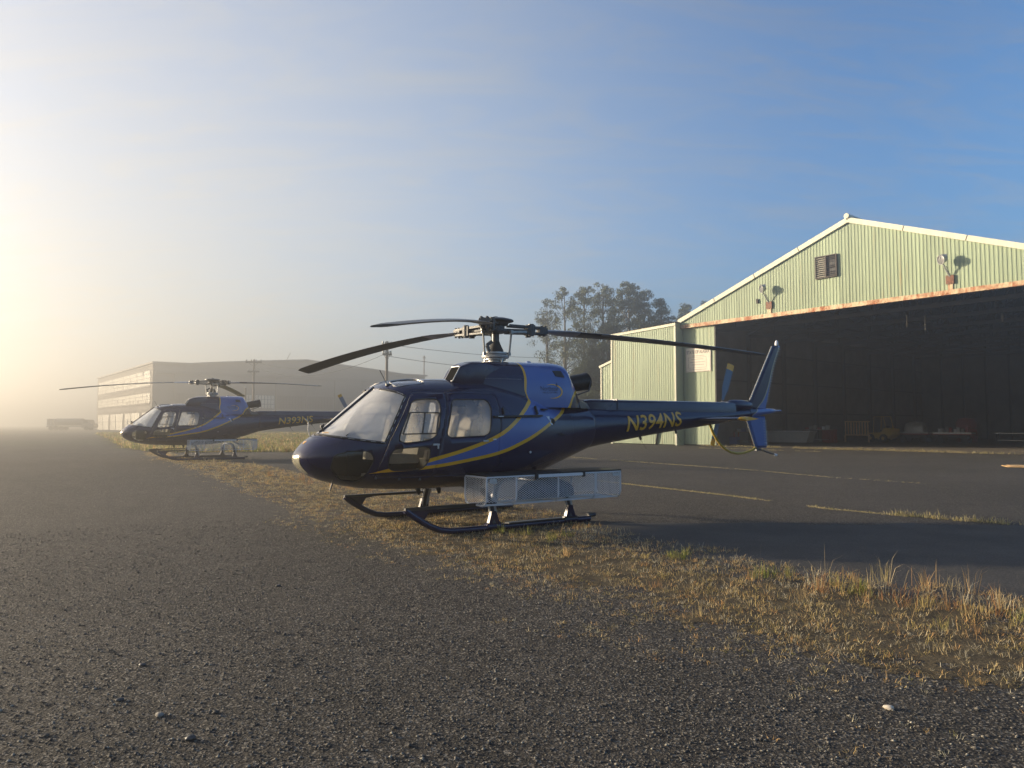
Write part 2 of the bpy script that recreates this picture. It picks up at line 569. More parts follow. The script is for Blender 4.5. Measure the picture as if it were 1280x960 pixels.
HXS = list(np.concatenate([[0.1, 0.104, 0.112], np.linspace(0.125, 0.4, 12)[:-1], np.linspace(0.4, 2.0, 44)[:-1], np.linspace(2.0, 5.25, 60)]))

def hull_mesh(off=0.0):
    mb = MB()
    mb.loft([hull_ring(x, off=off) for x in HXS])
    return mb.mesh('hull')

def two_slot(me, idx):
    me.materials.append(MATS['helicopter_livery']); me.materials.append(MATS['cabin_liner'])
    for p in me.polygons: p.material_index = idx

def boolean(me_a, cutter, op):
    """me_a op cutter; the faces that came from the cutter are dropped, which leaves an open skin with clean holes"""
    a = bpy.data.objects.new('a', me_a.copy()); b = bpy.data.objects.new('b', cutter)
    COL.objects.link(a); COL.objects.link(b)
    md = a.modifiers.new('b', 'BOOLEAN')
    md.operation, md.object, md.solver = op, b, 'EXACT'
    dg = bpy.context.evaluated_depsgraph_get()
    me = bpy.data.meshes.new_from_object(a.evaluated_get(dg))
    bpy.data.objects.remove(a); bpy.data.objects.remove(b)
    return me

def drop_cut_faces(me):
    bm = bmesh.new(); bm.from_mesh(me)
    bmesh.ops.delete(bm, geom=[f for f in bm.faces if f.material_index == 1], context='FACES')
    bm.to_mesh(me); bm.free()
    return me

def cutter(polys):
    """polys: (outline, y0, y1) prisms"""
    mb = MB()
    for p, a, b in polys: mb.prism(p, a, b)
    me = mb.mesh('cut')
    two_slot(me, 1)
    return me

def mirror_mesh(me):
    m2 = me.copy()
    m2.transform(Matrix.Scale(-1, 4, (0, 1, 0)))
    m2.flip_normals()
    return m2

# outlines in the side view (x, z)
P_SHIELD = [(0.30, 1.55), (0.40, 1.388), (0.49, 1.366), (0.65, 1.337), (0.866, 1.302), (1.075, 1.276), (1.246, 1.613), (1.375, 1.836), (1.44, 1.922), (1.385, 1.966), (1.29, 2.010), (1.25, 2.032), (1.12, 2.22)]
P_FDOOR = round_poly([(0.985, 0.80), (1.79, 0.80), (1.844, 1.121), (2.028, 1.816), (2.062, 1.985), (1.60, 1.985), (1.50, 1.94), (1.373, 1.724), (1.257, 1.517), (1.145, 1.314), (1.0, 0.95)], [.03, .03, .01, .01, .03, .06, .06, .01, .01, .01, .01], 3)
P_FWIN = round_poly([(1.505, 1.865), (1.70, 1.888), (1.90, 1.885), (1.92, 1.80), (1.862, 1.493), (1.80, 1.345), (1.663, 1.298), (1.34, 1.270), (1.262, 1.30), (1.285, 1.40)], [.08, .06, .06, .06, .06, .07, .06, .05, .05, .05])
P_LWIN = round_poly([(1.20, 1.19), (1.638, 1.222), (1.722, 1.19), (1.706, 1.05), (1.65, 0.95), (1.581, 0.902), (1.206, 0.892), (1.118, 0.94), (1.133, 1.09)], .05)
P_RDOOR = round_poly([(1.802, 0.80), (2.80, 0.80), (2.825, 0.876), (2.922, 1.602), (2.90, 1.985), (2.074, 1.985), (2.040, 1.816), (1.856, 1.121)], [.03, .06, .02, .03, .05, .03, .01, .01], 3)
P_RWIN = round_poly([(2.13, 1.888), (2.72, 1.898), (2.768, 1.77), (2.70, 1.40), (2.62, 1.36), (2.02, 1.338), (1.975, 1.39)], [.06, .07, .06, .06, .05, .05, .05])
P_CHIN = round_poly([(0.465, 1.11), (0.625, 1.165), (0.88, 1.167), (0.94, 1.07), (0.866, 0.857), (0.80, 0.735), (0.60, 0.765), (0.438, 0.94)], [.05, .05, .06, .05, .05, .06, .06, .05])

hull = hull_mesh()
two_slot(hull, 0)
SKY = [(round_poly([(1.37, -0.53), (1.86, -0.53), (1.82, -0.16), (1.42, -0.16)], .12))]
cuts = []
for sgn in (-1, 1):
    o = 1.3 * sgn
    cuts += [(P_SHIELD, 0.022 * sgn, o), (P_FDOOR, 0.3 * sgn, o), (P_RDOOR, 0.3 * sgn, o), (P_CHIN, 0.12 * sgn, o)]
mb_ = MB()
for p, a, b in cuts: mb_.prism(p, a, b)
cm = mb_.mesh('cut'); two_slot(cm, 1)
body_me = boolean(hull, cm, 'DIFFERENCE')
mb_ = MB()
for q in SKY:
    mb_.prism(q, 1.95, 2.6, 'z')
    mb_.prism([(x, -y) for x, y in q], 1.95, 2.6, 'z')
cm = mb_.mesh('cut'); two_slot(cm, 1)
body_me = drop_cut_faces(boolean(body_me, cm, 'DIFFERENCE'))
fd_me = boolean(hull, cutter([(inset_poly(P_FDOOR, 0.004), -0.3, -1.3)]), 'INTERSECT')
fd_me = drop_cut_faces(boolean(fd_me, cutter([(P_FWIN, -0.2, -1.4), (P_LWIN, -0.2, -1.4)]), 'DIFFERENCE'))
rd_me = boolean(hull, cutter([(inset_poly(P_RDOOR, 0.004), -0.3, -1.3)]), 'INTERSECT')
rd_me = drop_cut_faces(boolean(rd_me, cutter([(P_RWIN, -0.2, -1.4)]), 'DIFFERENCE'))
nose_me = MB()
nose_me.prism(round_poly([(-0.17, 1.10), (0.17, 1.10), (0.135, 0.84), (-0.135, 0.84)], .06), -0.2, 0.42, 'x')
nm = nose_me.mesh('cut'); two_slot(nm, 1)
nose_light_me = drop_cut_faces(boolean(hull, nm, 'INTERSECT'))
nose_light_me.materials.clear()
nose_light_me.materials.append(MATS['lamp_cover'])
nose_light_me.transform(Matrix.Translation((-0.004, 0, 0)))
for p in nose_light_me.polygons: p.use_smooth = True

# glass: the hull surface 9 mm further in, cut a little larger than each opening so that its rim is hidden in the skin
_g = hull_mesh(0.009)
_gc = np.array([p.center for p in _g.polygons])
def glass_mesh(name, poly, side, grow=0.02, plane='xz', extra=None):
    pl = inset_poly(poly, -grow)
    if plane == 'xz': sel = in_poly(_gc[:, 0], _gc[:, 2], pl) & (np.sign(_gc[:, 1]) == side)
    else: sel = in_poly(_gc[:, 0], _gc[:, 1] * -side, pl) & (_gc[:, 2] > 1.9)
    idx = np.nonzero(sel)[0]
    used, faces = {}, []
    for i in idx:
        faces.append([used.setdefault(v, len(used)) for v in _g.polygons[i].vertices])
    me = bpy.data.meshes.new(name)
    me.from_pydata([_g.vertices[v].co[:] for v in used], [], faces)
    for p in me.polygons: p.use_smooth = True
    return me

def surf_path(poly, side, off=0.0, closed=True, step=0.03):
    """outline (x, z) laid on the hull side"""
    pts = []
    n = len(poly)
    for i in range(n if closed else n - 1):
        a, b = Vector(poly[i]), Vector(poly[(i + 1) % n])
        k = max(1, int((b - a).length / step))
        for j in range(k): pts.append(a.lerp(b, j / k))
    if not closed: pts.append(Vector(poly[-1]))
    return [(p.x, side * (hull_y(p.x, p.y) + off), p.y) for p in pts]

def seal(name, poly, side, mat, parent, w=0.014, off=0.0):
    path = surf_path(poly, side, off)
    mb = MB(); path.append(path[0]); path.append(path[1])
    mb.tube(path, w / 2, 5, caps=False)
    return mb.build(name, mat, parent, 60)

def text_mesh(s, height, width=None, shear=0.0, bold=0.0):
    cu = bpy.data.curves.new('t', 'FONT')
    cu.body, cu.size, cu.shear, cu.offset = s, 1.0, shear, bold
    cu.resolution_u = 3
    o = bpy.data.objects.new('t', cu)
    COL.objects.link(o)
    dg = bpy.context.evaluated_depsgraph_get()
    me = bpy.data.meshes.new_from_object(o.evaluated_get(dg))
    bpy.data.objects.remove(o)
    bm = bmesh.new(); bm.from_mesh(me)
    bmesh.ops.triangulate(bm, faces=bm.faces)
    co = np.array([v.co[:] for v in bm.verts])
    lo, hi = co.min(0), co.max(0)
    sy = height / (hi[1] - lo[1])
    sx = (width / (hi[0] - lo[0])) if width else sy
    for v in bm.verts: v.co = ((v.co.x - lo[0]) * sx, (v.co.y - lo[1]) * sy, 0)
    for _ in range(2):
        es = [e for e in bm.edges if e.calc_length() > height * 0.18]
        if es: bmesh.ops.subdivide_edges(bm, edges=es, cuts=2)
        bmesh.ops.triangulate(bm, faces=bm.faces)
    bm.to_mesh(me); bm.free()
    return me

def wrap_text(name, me, org, slope, yfun, side, mat, parent, off=0.004):
    """lay flat lettering (x right, y up) on a side surface y = yfun(x, z)"""
    cs, sn = math.cos(slope), math.sin(slope)
    L = max(v.co.x for v in me.vertices)
    for v in me.vertices:
        u, t = v.co.x, v.co.y
        if side > 0: u = L - u
        x, z = org[0] + u * cs - t * sn, org[1] + u * sn + t * cs
        if side > 0: x = org[0] + u * cs + t * sn * 0; z = org[1] + u * sn + t * cs
        v.co = (x, side * (yfun(x, z) + off), z)
    return link_mesh(name, me, mat, parent)

# tail boom and cowling surfaces
B_W = pchip([5.2, 5.6, 6.2, 7.2, 8.4, 9.4, 9.86], [0.372, 0.335, 0.30, 0.245, 0.175, 0.125, 0.105])
B_ZB = pchip([5.2, 5.6, 6.2, 7.2, 8.4, 9.4, 9.86], [1.085, 1.155, 1.235, 1.36, 1.49, 1.60, 1.655])
B_ZT = pchip([5.2, 5.6, 6.2, 7.2, 8.4, 9.4, 9.86], [1.845, 1.835, 1.825, 1.82, 1.815, 1.84, 1.86])
def boom_y(x, z):
    zb, zt, w = float(B_ZB(x)), float(B_ZT(x)), float(B_W(x))
    t = (z - (zb + zt) / 2) / ((zt - zb) / 2)
    return w * math.sqrt(max(0, 1 - min(1, t * t)))
C_X = [2.44, 2.50, 2.58, 2.68, 2.80, 2.95, 3.25, 3.8, 4.3, 4.52, 4.62, 4.74, 4.84, 4.9]
C_ZT = pchip(C_X, [2.12, 2.235, 2.37, 2.47, 2.515, 2.53, 2.54, 2.555, 2.565, 2.555, 2.45, 2.25, 2.07, 1.98])
C_W = pchip(C_X, [0.16, 0.24, 0.33, 0.42, 0.50, 0.555, 0.605, 0.635, 0.62, 0.58, 0.54, 0.48, 0.42, 0.37])
def cowl_y(x, z, zm=1.8, p=3.0):
    t = (z - zm) / (float(C_ZT(x)) - zm)
    return float(C_W(x)) * max(0.0, 1 - min(1, max(t, 0)) ** p) ** (1 / p)

def airfoil(chord, thick, n=9):
    """closed section: c from 0 (leading edge) to 1"""
    up = []
    for i in range(n):
        c = 0.5 * (1 - math.cos(math.pi * i / (n - 1)))
        t = 5 * thick * (0.2969 * math.sqrt(c) - 0.126 * c - 0.3516 * c * c + 0.2843 * c ** 3 - 0.1036 * c ** 4)
        up.append((c * chord, t * chord))
    return up + [(c, -t) for c, t in up[-2:0:-1]]

def rotor_blade(parent, phi, tip_z, hub, z0=3.10, pitch=9.0, bend=1.75):
    """one main rotor blade, drooping from the hub"""
    e = Vector((math.cos(phi), math.sin(phi), 0))
    tn = Vector((math.sin(phi), -math.cos(phi), 0))            # leading edge side (turns clockwise from above)
    def spine(r): return z0 + (tip_z - z0) * (max(0, r - 0.5) / 4.85) ** bend
    rings = []
    rs = [0.80, 0.92, 1.05, 1.25, 1.5] + list(np.linspace(1.9, 5.15, 14)) + [5.28, 5.345]
    for r in rs:
        k = smoothstep((r - 0.8) / 0.6)
        ch = 0.15 + 0.20 * float(k)
        th = 0.30 - 0.18 * float(k)
        if r > 5.2: ch *= 1 - 0.18 * (r - 5.2) / 0.145; th *= 0.7
        pt = R(pitch - 11.5 * r / 5.3)
        c = Vector((hub[0], hub[1], 0)) + e * r + Vector((0, 0, spine(r)))
        ring = []
        for (a, b) in airfoil(ch, th):
            q = (0.27 * ch - a)
            ring.append(c + tn * (q * math.cos(pt) - b * math.sin(pt) * 0) + Vector((0, 0, q * math.sin(pt) + b)))
        rings.append(ring)
    bl = MB(); bl.loft(rings)
    o = bl.build('rotor_blade', MATS['blade_dark'], parent, 50)
    # pale erosion cap on the outer leading edge and a pale root cuff
    cuff = MB(); cuff.loft([[p + (p - sum(rg, Vector()) / len(rg)) * 0.06 for p in rg] for rg in rings[:5]])
    cuff.build('blade_cuff', MATS['blade_pale'], o, 50)
    strip = MB()
    for i in range(5, len(rings) - 1):
        a, b = rings[i], rings[i + 1]
        for j in ((0, 1), (1, 2), (0, -1), (-1, -2)):
            nrm = Vector((0, 0, 0.0015 if j[1] > 0 else -0.0015)) + tn * 0.0015
            strip.add([a[j[0]] + nrm, a[j[1]] + nrm, b[j[1]] + nrm, b[j[0]] + nrm], [(0, 1, 2, 3)])
    strip.build('erosion_strip', MATS['grey_metal'], o, 50)
    return o

def make_helicopter(reg, phi0, tips, hub_pitch, tr_angle, bends=(1.75, 1.75, 1.75)):
    root = empty('helicopter')
    P = lambda mb, name, mat, par=None, sm=45: mb.build(name, MATS[mat], par or root, sm)
    hub = (3.4, 0.0)
    # --- skins
    def skin(name, me, par):
        o = link_mesh(name, me, None, par)
        for p in me.polygons: p.use_smooth = True
        s = o.modifiers.new('skin', 'SOLIDIFY'); s.thickness = 0.018; s.offset = -1; s.material_offset = 1; s.material_offset_rim = 0
        return o
    skin('fuselage', body_me, root)
    for side in (-1, 1):
        fd = skin('front_door', fd_me if side < 0 else mirror_mesh(fd_me), root)
        rd = skin('rear_door', rd_me if side < 0 else mirror_mesh(rd_me), root)
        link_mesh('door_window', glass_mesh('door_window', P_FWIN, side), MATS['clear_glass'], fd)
        link_mesh('lower_window', glass_mesh('lower_window', P_LWIN, side), MATS['smoked_glass'], fd)
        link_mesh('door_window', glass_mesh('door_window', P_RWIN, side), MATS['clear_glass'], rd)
        seal('window_seal', P_FWIN, side, MATS['black_rubber'], fd)
        seal('window_seal', P_LWIN, side, MATS['black_rubber'], fd)
        seal('window_seal', P_RWIN, side, MATS['black_rubber'], rd)
        # sliding pane frame inside the front door window
        fr = MB()
        Q = [(1.445, 1.688), (1.878, 1.690), (1.815, 1.400), (1.320, 1.392)]
        for a, b in ((0, 1), (1, 2), (2, 3), (3, 0)):
            pa, pb = surf_path([Q[a], Q[b]], side, -0.004, False, 1)[0], surf_path([Q[a], Q[b]], side, -0.004, False, 1)[-1]
            fr.bar(pa, pb, 0.016, 0.036, (0, 1, 0))
        pa, pb = surf_path([(1.661, 1.688), (1.596, 1.40)], side, -0.004, False, 1)
        fr.bar(pa, pb, 0.016, 0.028, (0, 1, 0))
        P(fr, 'sliding_pane_frame', 'black_paint', fd)
        ha = MB()
        y = side * (hull_y(1.83, 1.22) + 0.012)
        ha.box((1.80, y, 1.245), (0.10, 0.02, 0.025)); ha.box((1.83, y, 1.21), (0.02, 0.02, 0.05))
        P(ha, 'door_handle', 'pale_metal', fd)
        ha = MB()
        y = side * (hull_y(2.62, 1.27) + 0.01)
        ha.box((2.62, y, 1.285), (0.09, 0.018, 0.022))
        P(ha, 'door_handle', 'pale_metal', rd)
        # windshield pane, its dashed black frame, chin window
        link_mesh('windshield', glass_mesh('windshield', P_SHIELD, side), MATS['sheen_glass'], root)
        edge = P_SHIELD[1:12]
        fr = MB(); fr.tube(surf_path(edge, side, 0.001, False, 0.04), 0.017, 5); ws = P(fr, 'windshield_frame', 'black_paint')
        pth = surf_path(edge, side, 0.016, False, 0.028)
        for i in range(0, len(pth) - 2, 4):
            ds = MB(); ds.bar(pth[i], pth[i + 2], 0.005, 0.012, (0, 1, 0)); P(ds, 'fastener', 'pale_metal', ws, None)
        link_mesh('chin_window', glass_mesh('chin_window', P_CHIN, side), MATS['smoked_glass'], root)
        seal('chin_window_seal', P_CHIN, side, MATS['black_rubber'], root)
        # roof window
        q = SKY[0]
        link_mesh('roof_window', glass_mesh('roof_window', q, side, plane='xy'), MATS['smoked_glass'], root)
        sk = MB()
        pts = []
        for i in range(len(q)):
            x, y = q[i]; pts.append((x, -side * y, hull_z(x, y) + 0.004))
        pts += pts[:2]
        sk.tube(pts, 0.008, 5, caps=False); P(sk, 'roof_window_rim', 'pale_metal')
        # sliding door rail with its end fittings
        rl = MB()
        a = surf_path([(2.775, 1.64), (3.76, 1.662)], side, 0.016, False, 0.08)
        for i in range(len(a) - 1): rl.bar(a[i], a[i + 1], 0.03, 0.055, (0, 1, 0))
        ro = P(rl, 'door_rail', 'black_paint')
        rb = MB(); p = surf_path([(2.84, 1.643), (2.93, 1.645)], side, 0.035, False, 1); rb.bar(p[0], p[1], 0.012, 0.04, (0, 1, 0)); P(rb, 'rail_plate', 'white_enamel', ro)
        rb = MB(); p = surf_path([(2.97, 1.68), (2.97, 1.78)], side, 0.02, False, 1); rb.bar(p[0], p[1], 0.03, 0.022, (1, 0, 0)); P(rb, 'rail_stop', 'black_paint', ro)
        rb = MB(); p = surf_path([(3.66, 1.685), (3.65, 1.81)], side, 0.03, False, 1); rb.bar(p[0], p[1], 0.04, 0.022, (1, 0, 0)); P(rb, 'rail_stop', 'black_paint', ro)
        # engine bay: square scoop, latch, seam, drain port, fuel cap
        sc = MB(); p = surf_path([(3.79, 1.765), (3.92, 1.765)], side, 0.004, False, 1); sc.bar(p[0], p[1], 0.02, 0.10, (0, 1, 0)); P(sc, 'air_scoop', 'panel_black')
        sc = MB(); p = surf_path([(4.20, 1.37), (4.29, 1.37)], side, 0.003, False, 1); sc.bar(p[0], p[1], 0.015, 0.11, (0, 1, 0)); P(sc, 'access_port', 'panel_black')
        sc = MB(); sc.tube(surf_path([(4.0, 1.775), (4.45, 1.775)], side, 0.001, False, 0.05), 0.006, 4); P(sc, 'panel_seam', 'panel_black')
        sc = MB(); sc.tube(surf_path([(2.825, 0.80), (2.84, 0.62)], side, -0.0005, False, 0.05), 0.005, 4); P(sc, 'panel_seam', 'panel_black')
        for a_ in ([(1.50, 2.015), (2.95, 2.035), (3.35, 1.99)], [(4.60, 1.86), (4.60, 1.45), (4.60, 1.02)], [(2.86, 0.80), (3.5, 0.84), (4.3, 1.02)]):
            sc = MB(); sc.tube(surf_path(a_, side, -0.0012, False, 0.05), 0.0035, 4); P(sc, 'panel_seam', 'panel_black')
        y = side * (hull_y(3.47, 1.10) + 0.006)
        sc = MB(); sc.lathe([(0.018, -0.01), (0.018, 0.01)], (3.47, y, 1.10), 12, (0, 1, 0)); P(sc, 'fuel_port', 'pale_metal')
        y = side * (hull_y(2.72, 1.33) + 0.004)
        sc = MB(); sc.box((2.78, side * (hull_y(2.78, 1.30) + 0.004), 1.305), (0.05, 0.01, 0.018)); P(sc, 'placard', 'white_enamel')
        # white arrow and ring emblem
        em = MB()
        def on(x, z, o=0.004): return (x, side * (hull_y(x, z) + o), z)
        em.add([on(3.89, 1.65), on(3.975, 1.655), on(3.965, 1.58)], [(0, 1, 2)] if side < 0 else [(2, 1, 0)])
        cx, cz, n = 4.015, 1.565, 20
        for k in range(n):
            a0, a1 = 2 * math.pi * k / n, 2 * math.pi * (k + 1) / n
            q4 = [on(cx + r_ * math.cos(a), cz + r_ * math.sin(a)) for r_, a in ((0.026, a0), (0.048, a0), (0.048, a1), (0.026, a1))]
            em.add(q4, [(0, 1, 2, 3)])
        P(em, 'ring_emblem', 'white_enamel')
        em = MB(); em.lathe([(0.056, -0.002), (0.056, 0.002)], (cx, side * (hull_y(cx, cz) + 0.0005), cz), 20, (0.25 * -1, side, 0)); P(em, 'emblem_disc', 'panel_black')
    # centre post of the windshield, wiper-like pitot, nose light
    cp = MB(); cp.tube([(x, 0, float(H_ZT(x)) + 0.002) for x in np.linspace(0.46, 1.27, 18)], 0.021, 6); P(cp, 'windshield_post', 'black_paint')
    wp = MB(); wp.tube([(0.50, -0.06, float(H_ZT(0.50)) - 0.02), (0.47, -0.07, 1.50), (0.50, -0.08, 1.525)], 0.013, 6); wp.box((0.475, -0.07, 1.50), (0.05, 0.03, 0.03)); P(wp, 'wire_cutter', 'black_paint')
    wp = MB(); wp.tube([(0.40, 0.20, hull_z(0.4, 0.2) - 0.01), (0.37, 0.20, 1.43), (0.37, 0.20, 1.56), (0.33, 0.20, 1.60)], 0.008, 6); P(wp, 'pitot_tube', 'pale_metal')
    nl = link_mesh('landing_light', nose_light_me, None, root)
    # gold script on the nose
    tm = text_mesh('AStar', 0.045, 0.20, 0.35, 0.0)
    for v in tm.vertices:
        u, t_ = v.co.x, v.co.y
        y = -0.10 - u * 0.86; x = 0.47 + u * 0.22 - t_ * 0.75
        v.co = (x, y, hull_z(x, y) + 0.004)
    link_mesh('nose_lettering', tm, MATS['gold_paint'], root)
    st = MB()
    for k in range(5):
        a = math.pi / 2 + k * 2 * math.pi / 5
        pts = [(0.06 * math.cos(a), 0.06 * math.sin(a)), (0.024 * math.cos(a + .628), 0.024 * math.sin(a + .628)), (0, 0), (0.024 * math.cos(a - .628), 0.024 * math.sin(a - .628))]
        st.add([(0.25 + 0.6 * q_, p_, hull_z(0.25 + 0.6 * q_, p_) + 0.004) for p_, q_ in pts], [(0, 1, 2, 3)])
    P(st, 'nose_star', 'gold_paint')
    an = MB(); an.tube([(0.62, -0.1, 0.70), (0.59, -0.1, 0.60)], 0.012, 6); P(an, 'belly_antenna', 'black_paint')
    an = MB(); an.tube([(1.36, -0.32, 2.05), (1.30, -0.32, 2.16), (1.22, -0.32, 2.30)], 0.006, 5); an.box((1.36, -0.32, hull_z(1.36, -0.32)), (0.09, 0.03, 0.03)); P(an, 'roof_antenna', 'dark_metal')
    for x in (1.95, 2.3):
        an = MB(); an.prism([(x, 0.58), (x + 0.10, 0.58), (x + 0.08, 0.46), (x + 0.05, 0.46)], -0.012, 0.012); P(an, 'belly_antenna', 'black_paint')
    for x, z in ((1.0, 0.80), (1.32, 0.775), (1.62, 0.765)):
        an = MB(); an.box((x, -(hull_y(x, z) + 0.008), z), (0.03, 0.02, 0.04)); P(an, 'door_hinge', 'dark_metal')
    # --- cabin inside
    it = MB(); fx = np.linspace(0.85, 2.86, 12); it.prism([(x, -(hull_y(x, .79) - .05)) for x in fx] + [(x, hull_y(x, .79) - .05) for x in fx[::-1]], .80, .825, 'z'); P(it, 'cabin_floor', 'cabin_liner', sm=None)
    it = MB(); it.prism([(-0.80, 0.82), (0.80, 0.82), (0.80, 1.35), (0.66, 1.95), (-0.66, 1.95), (-0.80, 1.35)], 2.86, 2.89, 'x'); P(it, 'rear_bulkhead', 'cabin_liner', sm=None)
    it = MB(); it.prism([(0.66, 0.82), (0.86, 0.82), (0.90, 1.30), (0.74, 1.44), (0.64, 1.38)], -0.55, 0.06); it.prism([(0.865, 0.83), (1.3, 0.83), (1.3, 1.0), (0.905, 1.05)], -0.12, 0.12); P(it, 'instrument_panel', 'panel_black', sm=30)
    def seat(x, y, w, rear=False):
        s = MB()
        s.prism(round_poly([(x, 0.98), (x + 0.46, 0.98), (x + 0.46, 1.10), (x, 1.12)], .04), y - w / 2, y + w / 2)
        o = P(s, 'seat', 'seat_fabric', sm=40)
        s = MB(); s.prism(round_poly([(x + 0.42, 1.05), (x + 0.53, 1.05), (x + 0.66, 1.68), (x + 0.57, 1.68)], .04), y - w / 2 + .01, y + w / 2 - .01)
        P(s, 'backrest', 'seat_fabric', o, 40)
        s = MB(); s.prism(round_poly([(x + 0.58, 1.70), (x + 0.66, 1.70), (x + 0.69, 1.88), (x + 0.61, 1.88)], .03), y - w * .28, y + w * .28)
        P(s, 'headrest', 'seat_fabric', o, 40)
        s = MB(); s.box((x + 0.24, y, 0.90), (0.40, w * 0.8, 0.17)); P(s, 'seat_base', 'panel_black', o, None)
    for y in (-0.42, 0.42): seat(1.22, y, 0.50)
    for y in (-0.62, -0.21, 0.21, 0.62): seat(2.16, y, 0.39)
    # --- cowling with intake and exhaust
    cw = MB()
    rings = []
    for x in np.concatenate([np.linspace(2.44, 2.95, 14)[:-1], np.linspace(2.95, 4.5, 24)[:-1], np.linspace(4.5, 4.9, 12)]):
        zt, w = float(C_ZT(x)), float(C_W(x)); ring = []
        for k in range(56):
            a = math.pi * k / 55
            c, s = math.cos(a), math.sin(a)
            ring.append((x, math.copysign(abs(c) ** (2 / 3.0), c) * w, 1.80 + abs(s) ** (2 / 3.0) * (zt - 1.80)))
        rings.append(ring)
    cw.loft(rings); P(cw, 'engine_cowling', 'helicopter_livery', sm=50)
    for side in (-1, 1):
        v4 = [(4.19, 2.405), (4.37, 2.41), (4.40, 2.30), (4.21, 2.315)]
        vt = MB(); pts = []
        for (x, z) in v4: pts.append((x, side * (cowl_y(x, z) + 0.016), z))
        for (x, z) in v4: pts.append((x, side * (cowl_y(x, z) - 0.03), z))
        vt.add(pts, [(0, 1, 2, 3), (4, 7, 6, 5), (0, 4, 5, 1), (1, 5, 6, 2), (2, 6, 7, 3), (3, 7, 4, 0)])
        P(vt, 'cowling_vent', 'panel_black')
        # rivets along the cowling foot and panel seams
        rv = MB()
        for x in np.linspace(2.86, 3.5, 17): rv.box((x, side * (cowl_y(x, 2.235) + 0.001), 2.235), (0.012, 0.006, 0.012))
        P(rv, 'rivet_row', 'grey_metal')
        sm_ = MB()
        sm_.tube([(2.80 + 0.02 * k / 11, side * (cowl_y(2.82, z) + 0.0005), z) for k, z in enumerate(np.linspace(2.18, 2.50, 12))], 0.004, 4); P(sm_, 'panel_seam', 'dark_metal')
        # name and swirl on the cowling
        wrap_text('company_lettering', text_mesh('Northstar', 0.075, 0.37, 0.0, 0.0), (3.86, 2.065), 0.015, cowl_y, side, MATS['navy_paint'], root)
        wrap_text('company_lettering', text_mesh('HELICOPTERS', 0.028, 0.31, 0.0, 0.0), (3.895, 2.022), 0.02, cowl_y, side, MATS['navy_paint'], root)
        sw = MB(); n = 30
        for k in range(n):
            a0, a1 = R(-105) + R(225) * k / n, R(-105) + R(225) * (k + 1) / n
            def wd(a): return 0.013 * math.sin(math.pi * (a - R(-105)) / R(225)) + 0.001
            q4 = []
            for a, s_ in ((a0, -1), (a0, 1), (a1, 1), (a1, -1)):
                rx, rz = 0.205 + s_ * wd(a), 0.112 + s_ * wd(a)
                x, z = 4.095 + rx * math.cos(a), 2.06 + rz * math.sin(a)
                q4.append((x, side * (cowl_y(x, z) + 0.004), z))
            sw.add(q4, [(0, 1, 2, 3)])
        P(sw, 'logo_swirl', 'gold_paint')
        stc = MB()
        for k in range(4):
            a = k * math.pi / 2
            pts = [(0, 0), (0.012 * math.cos(a - .78), 0.012 * math.sin(a - .78)), (0.045 * math.cos(a), 0.045 * math.sin(a)), (0.012 * math.cos(a + .78), 0.012 * math.sin(a + .78))]
            stc.add([(4.20 + p_, side * (cowl_y(4.20 + p_, 2.165 + q_) + 0.006), 2.165 + q_) for p_, q_ in pts], [(0, 1, 2, 3)])
        P(stc, 'logo_star', 'navy_paint')
        gs = MB(); gs.add([(4.84, side * .40, 1.95), (5.16, side * .22, 1.90), (5.22, side * .24, 1.80), (4.84, side * .44, 1.80), (4.84, side * .2, 1.95), (5.22, side * .12, 1.80)], [(0, 1, 2, 3), (0, 4, 1), (3, 2, 5), (4, 5, 2, 1)])
        P(gs, 'rear_fairing', 'dark_metal', sm=None)
    # air scoop on the left front of the cowling
    def ring(x0, z0, x1, z1, ya, yb):   # slanted rounded opening: bottom at (x0, z0), top at (x1, z1)
        pts = round_poly([(ya, 0), (yb, 0), (yb, 1), (ya, 1)], [.02, .04, .09, .03], 4)
        return [(x0 + (x1 - x0) * t_, y_, z0 + (z1 - z0) * t_) for y_, t_ in pts]
    sc = MB(); sc.loft([ring(2.325, 2.17, 2.46, 2.405, -.22, -.49), ring(2.52, 2.10, 2.62, 2.47, -.17, -.545), ring(2.85, 2.05, 2.90, 2.49, -.1, -.50), ring(3.3, 2.0, 3.3, 2.40, -.05, -.45)]); so = P(sc, 'air_scoop', 'navy_paint', sm=50)
    ik = MB(); fr_ = ring(2.316, 2.185, 2.448, 2.395, -.235, -.475); ik.add(fr_, [tuple(range(len(fr_)))]); P(ik, 'scoop_opening', 'void_black', so, None)
    rm = MB(); rr_ = ring(2.318, 2.172, 2.452, 2.403, -.222, -.488); rr_ += rr_[:2]; rm.tube(rr_, .009, 5, caps=False); P(rm, 'scoop_rim', 'pale_metal', so)
    ex = MB()
    ax = Vector((0.93, 0, 0.16)).normalized(); c0 = Vector((4.72, -0.02, 2.19))
    ex.lathe([(0.13, 0), (0.145, 0.25), (0.15, 0.52), (0.158, 0.60), (0.148, 0.60), (0.135, 0.45), (0.01, 0.30)], c0, 28, ax)
    eo = P(ex, 'exhaust_pipe', 'exhaust_metal')
    st = MB(); st.tube([c0 + ax * 0.58 + Vector((0, -0.16, 0.0)), c0 + ax * 0.50 + Vector((0, -0.20, -0.16)), (4.86, -0.2, 2.0)], 0.012, 6); P(st, 'exhaust_strut', 'dark_metal', eo)
    for x, h in ((3.98, .05), (4.38, .035)):
        kb = MB(); kb.lathe([(0.05, 0), (0.045, h * .7), (0.02, h)], (x, -0.12, float(C_ZT(x)) - .03), 14); P(kb, 'cowling_cap', 'blue_paint')
    # --- tail boom, drive shaft cover
    bm_ = MB(); rings = []
